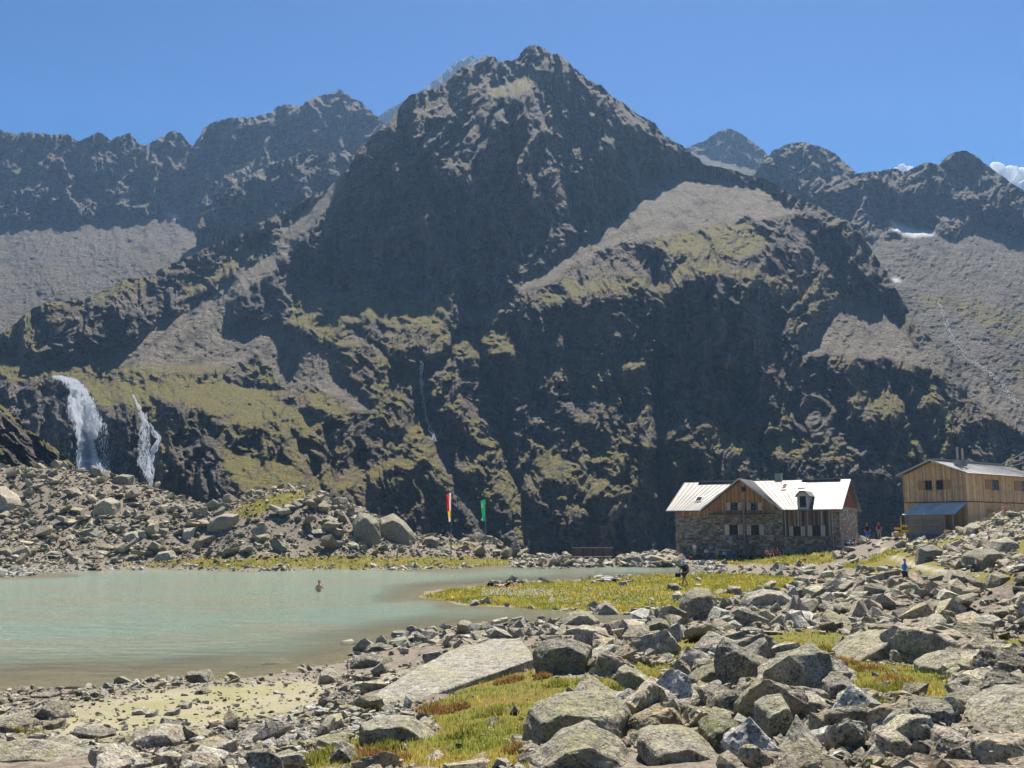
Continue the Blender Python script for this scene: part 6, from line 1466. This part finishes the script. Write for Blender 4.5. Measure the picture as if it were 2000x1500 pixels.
# ================================================================== clouds
def cloud(label, pts, seed):
    r = np.random.RandomState(seed); bm = bmesh.new(); Y = 9000
    for px, py, rp in pts:
        for _ in range(7):
            c = Vector(P3(px + r.uniform(-1, 1) * rp * .7, py + r.uniform(-.6, .4) * rp * .7, Y + r.uniform(-200, 200))); q = rp * r.uniform(.45, .8) * Y / F
            g_ = bmesh.ops.create_icosphere(bm, subdivisions=3, radius=q, matrix=Matrix.Translation(c))
            for v in g_['verts']: d = (v.co - c).normalized(); v.co += d * q * .35 * mnoise.fractal(v.co * .011, 1, 2, 4)
    me = bpy.data.meshes.new('cloud'); bm.to_mesh(me); bm.free()
    for p in me.polygons: p.use_smooth = True
    t = NT('cloud_white'); d = t.n('BsdfDiffuse'); d.inputs[0].default_value = (.95, .95, .96, 1); tl = t.n('BsdfTranslucent'); tl.inputs[0].default_value = (.95, .95, .97, 1)
    mx = t.n('MixShader'); mx.inputs[0].default_value = .6; t.l(d.outputs[0], mx.inputs[1]); t.l(tl.outputs[0], mx.inputs[2]); t.done(mx.outputs[0]); me.materials.append(t.m)
    o = bpy.data.objects.new('cloud', me); COL.objects.link(o); o['kind'] = 'structure'; return o
cloud('c', [(1935, 350, 24), (1955, 338, 22), (1975, 350, 26), (2000, 372, 28), (2030, 385, 30)], 1); cloud('c', [(1763, 329, 9), (1775, 331, 8), (1752, 333, 6)], 2)
# ================================================================== grass
def grass_mat():
    t = NT('grass_blade'); tn = t.attr('tint').outputs['Color']; d = t.bsdf(tn, .7, spec=.15); tl = t.n('BsdfTranslucent'); t.l(tn, tl.inputs[0]); mx = t.n('MixShader'); mx.inputs[0].default_value = .45
    t.l(d, mx.inputs[1]); t.l(tl.outputs[0], mx.inputs[2]); return t.done(mx.outputs[0])
GRASSM = grass_mat()
def blades(x, y, hgt, wid, col, r, lean=.5):
    n = len(x); z = gtop(x, y) - .01; an = r.uniform(0, 6.283, n); dx, dy = np.cos(an), np.sin(an); la = r.uniform(0, 6.283, n); l = r.uniform(0, lean, n) * hgt
    b0 = np.stack([x - dx * wid, y - dy * wid, z], -1); b1 = np.stack([x + dx * wid, y + dy * wid, z], -1)
    m0 = np.stack([x - dx * wid * .7 + np.cos(la) * l * .35, y - dy * wid * .7 + np.sin(la) * l * .35, z + hgt * .55], -1); m1 = m0 + np.stack([dx, dy, dx * 0], -1) * (wid * 1.4)[:, None]
    tp = np.stack([x + np.cos(la) * l, y + np.sin(la) * l, z + hgt], -1)
    V = np.stack([b0, b1, m0, m1, tp], 1).reshape(-1, 3); i = np.arange(n)[:, None] * 5
    Fc = np.concatenate([i + [0, 1, 3], i + [0, 3, 2], i + [2, 3, 4]]); return V, Fc, np.repeat(col, 5, 0)
r = np.random.RandomState(5)
def gsel(N, px0, px1, y0, y1, thr=.35):
    a = r.uniform(ray(px0, 1200)[0], ray(px1, 1200)[0], N); Y = 1 / (1 / y1 + r.rand(N) * (1 / y0 - 1 / y1)); ok = tab(GTURF, a, np.log(Y)) > thr; return (a * Y)[ok], Y[ok]
def gcol(n, x, y):
    f = np.clip(fbm(x * .9, y * .9, 3, 401) * 1.6 + .55, 0, 1)[:, None]; g = np.array([[.17, .20, .035]]); yv = np.array([[.36, .29, .07]]); c = (g * (1 - f) + yv * f) * 1.2
    return c * np.exp(r.normal(0, .25, n))[:, None]
x, y = gsel(150000, -60, 2060, 7.5, 40); n = len(x); V1, F1, C1 = blades(x, y, r.uniform(.03, .10, n) , .0035 + .0004 * y, gcol(n, x, y), r)
x, y = gsel(60000, 780, 1620, 40, 84); ok = y > 40; n = len(x); V2, F2, C2 = blades(x, y, r.uniform(.06, .2, n), .0006 * y, gcol(n, x, y) * [1.05, 1.05, .8], r)
x, y = gsel(60000, -60, 2060, 84, 134); n = len(x); V3, F3, C3 = blades(x, y, r.uniform(.08, .3, n), .0008 * y, gcol(n, x, y), r)
V = np.concatenate([V1, V2, V3]); Fc = np.concatenate([F1, F2 + len(V1), F3 + len(V1) + len(V2)]); o = mesh_np('grass', V, Fc, GRASSM, attrs={'tint': np.concatenate([C1, C2, C3])}); put(o, 'yellow green alpine grass between the rocks and on the spit', kind='stuff')
# clumps: tall tufts, rusty and green
T_ = [(868,1392,.5,1),(845,1385,.45,1),(890,1385,.4,1),(1000,1330,.4,1),(985,1335,.35,1),(1790,1262,.5,1),(1805,1275,.45,1),(1775,1258,.4,1),(1745,1330,.5,1),(1700,1310,.45,1),(1660,1300,.3,1),(1640,1295,.3,1),(730,1482,.4,1),(700,1478,.4,1),(760,1490,.45,1),(1010,1470,.3,1),(1530,1270,.4,0),(1560,1280,.4,0),(1610,1270,.4,0),(1340,1275,.4,0),(1380,1268,.3,0),(1300,1272,.35,1),(1090,1340,.35,0),(960,1400,.4,0),(900,1440,.35,0),(1980,1275,.5,0),(1960,1268,.4,0),(1700,1350,.4,0),(1760,1345,.4,0),(1720,1385,.3,0),(1990,1350,.4,0),(1200,1350,.3,0),(1150,1335,.4,0),(600,1490,.4,0),(640,1478,.4,0),(560,1492,.4,0),(760,1465,.3,0),(1275,1330,.4,0),(1650,1330,.4,0),(30,1432,.3,0),(70,1440,.25,0),(1060,1325,.3,1),(1420,1290,.3,1),(1850,1310,.4,1),(1900,1340,.35,0)]
Vs, Fs, Cs, b = [], [], [], 0
for px, py, rad, red in T_:
    g = hit(px, min(py, 1490)); n = 520; an = r.uniform(0, 6.283, n); rr = np.sqrt(r.rand(n)) * rad * .7; x = g.x + np.cos(an) * rr; y = g.y + np.sin(an) * rr * .8
    c = (np.array([[.27, .145, .06]]) if red else np.array([[.20, .22, .045]])) * np.exp(r.normal(0, .3, n))[:, None]; c = np.where((r.rand(n) < .3)[:, None], [[.32, .27, .08]], c)
    V, Fc, Cc = blades(x, y, r.uniform(.06, .22, n) * (1.1 - rr / rad), np.full(n, .0035 + .0004 * g.y), c, r, .7); Vs.append(V); Fs.append(Fc + b); Cs.append(Cc); b += len(V)
o = mesh_np('grass_tufts', np.concatenate(Vs), np.concatenate(Fs), GRASSM, attrs={'tint': np.concatenate(Cs)}); put(o, 'rust red and green tufts of sedge and heather among the rocks', kind='stuff')
# cotton grass heads on the spit
n = 900; px = np.concatenate([r.uniform(940, 1080, 420), r.uniform(1080, 1330, 380), r.uniform(900, 1380, 100)]); py = np.concatenate([r.normal(1163, 5, 420), r.uniform(1148, 1190, 380), r.uniform(1145, 1190, 100)])
a, t = ray(px, py); Y = (.14 - H) / t; x = a * Y; ok = tab(GTURF, a, np.log(Y)) > .4; x, Y = x[ok], Y[ok]; n = len(x); z = gtop(x, Y) + r.uniform(.15, .28, n)
oc = np.array([(1,0,0),(-1,0,0),(0,1,0),(0,-1,0),(0,0,1),(0,0,-1)]) ; of = np.array([(0,2,4),(2,1,4),(1,3,4),(3,0,4),(2,0,5),(1,2,5),(3,1,5),(0,3,5)])
V = (oc[None] * r.uniform(.02, .045, n)[:, None, None] + np.stack([x, Y, z], -1)[:, None]).reshape(-1, 3); Fc = (of[None] + (np.arange(n) * 6)[:, None, None]).reshape(-1, 3)
o = mesh_np('cotton_grass', V, Fc, cloth('cotton', (.85, .85, .8))); put(o, 'white cotton grass heads dotted over the grass spit', kind='stuff')
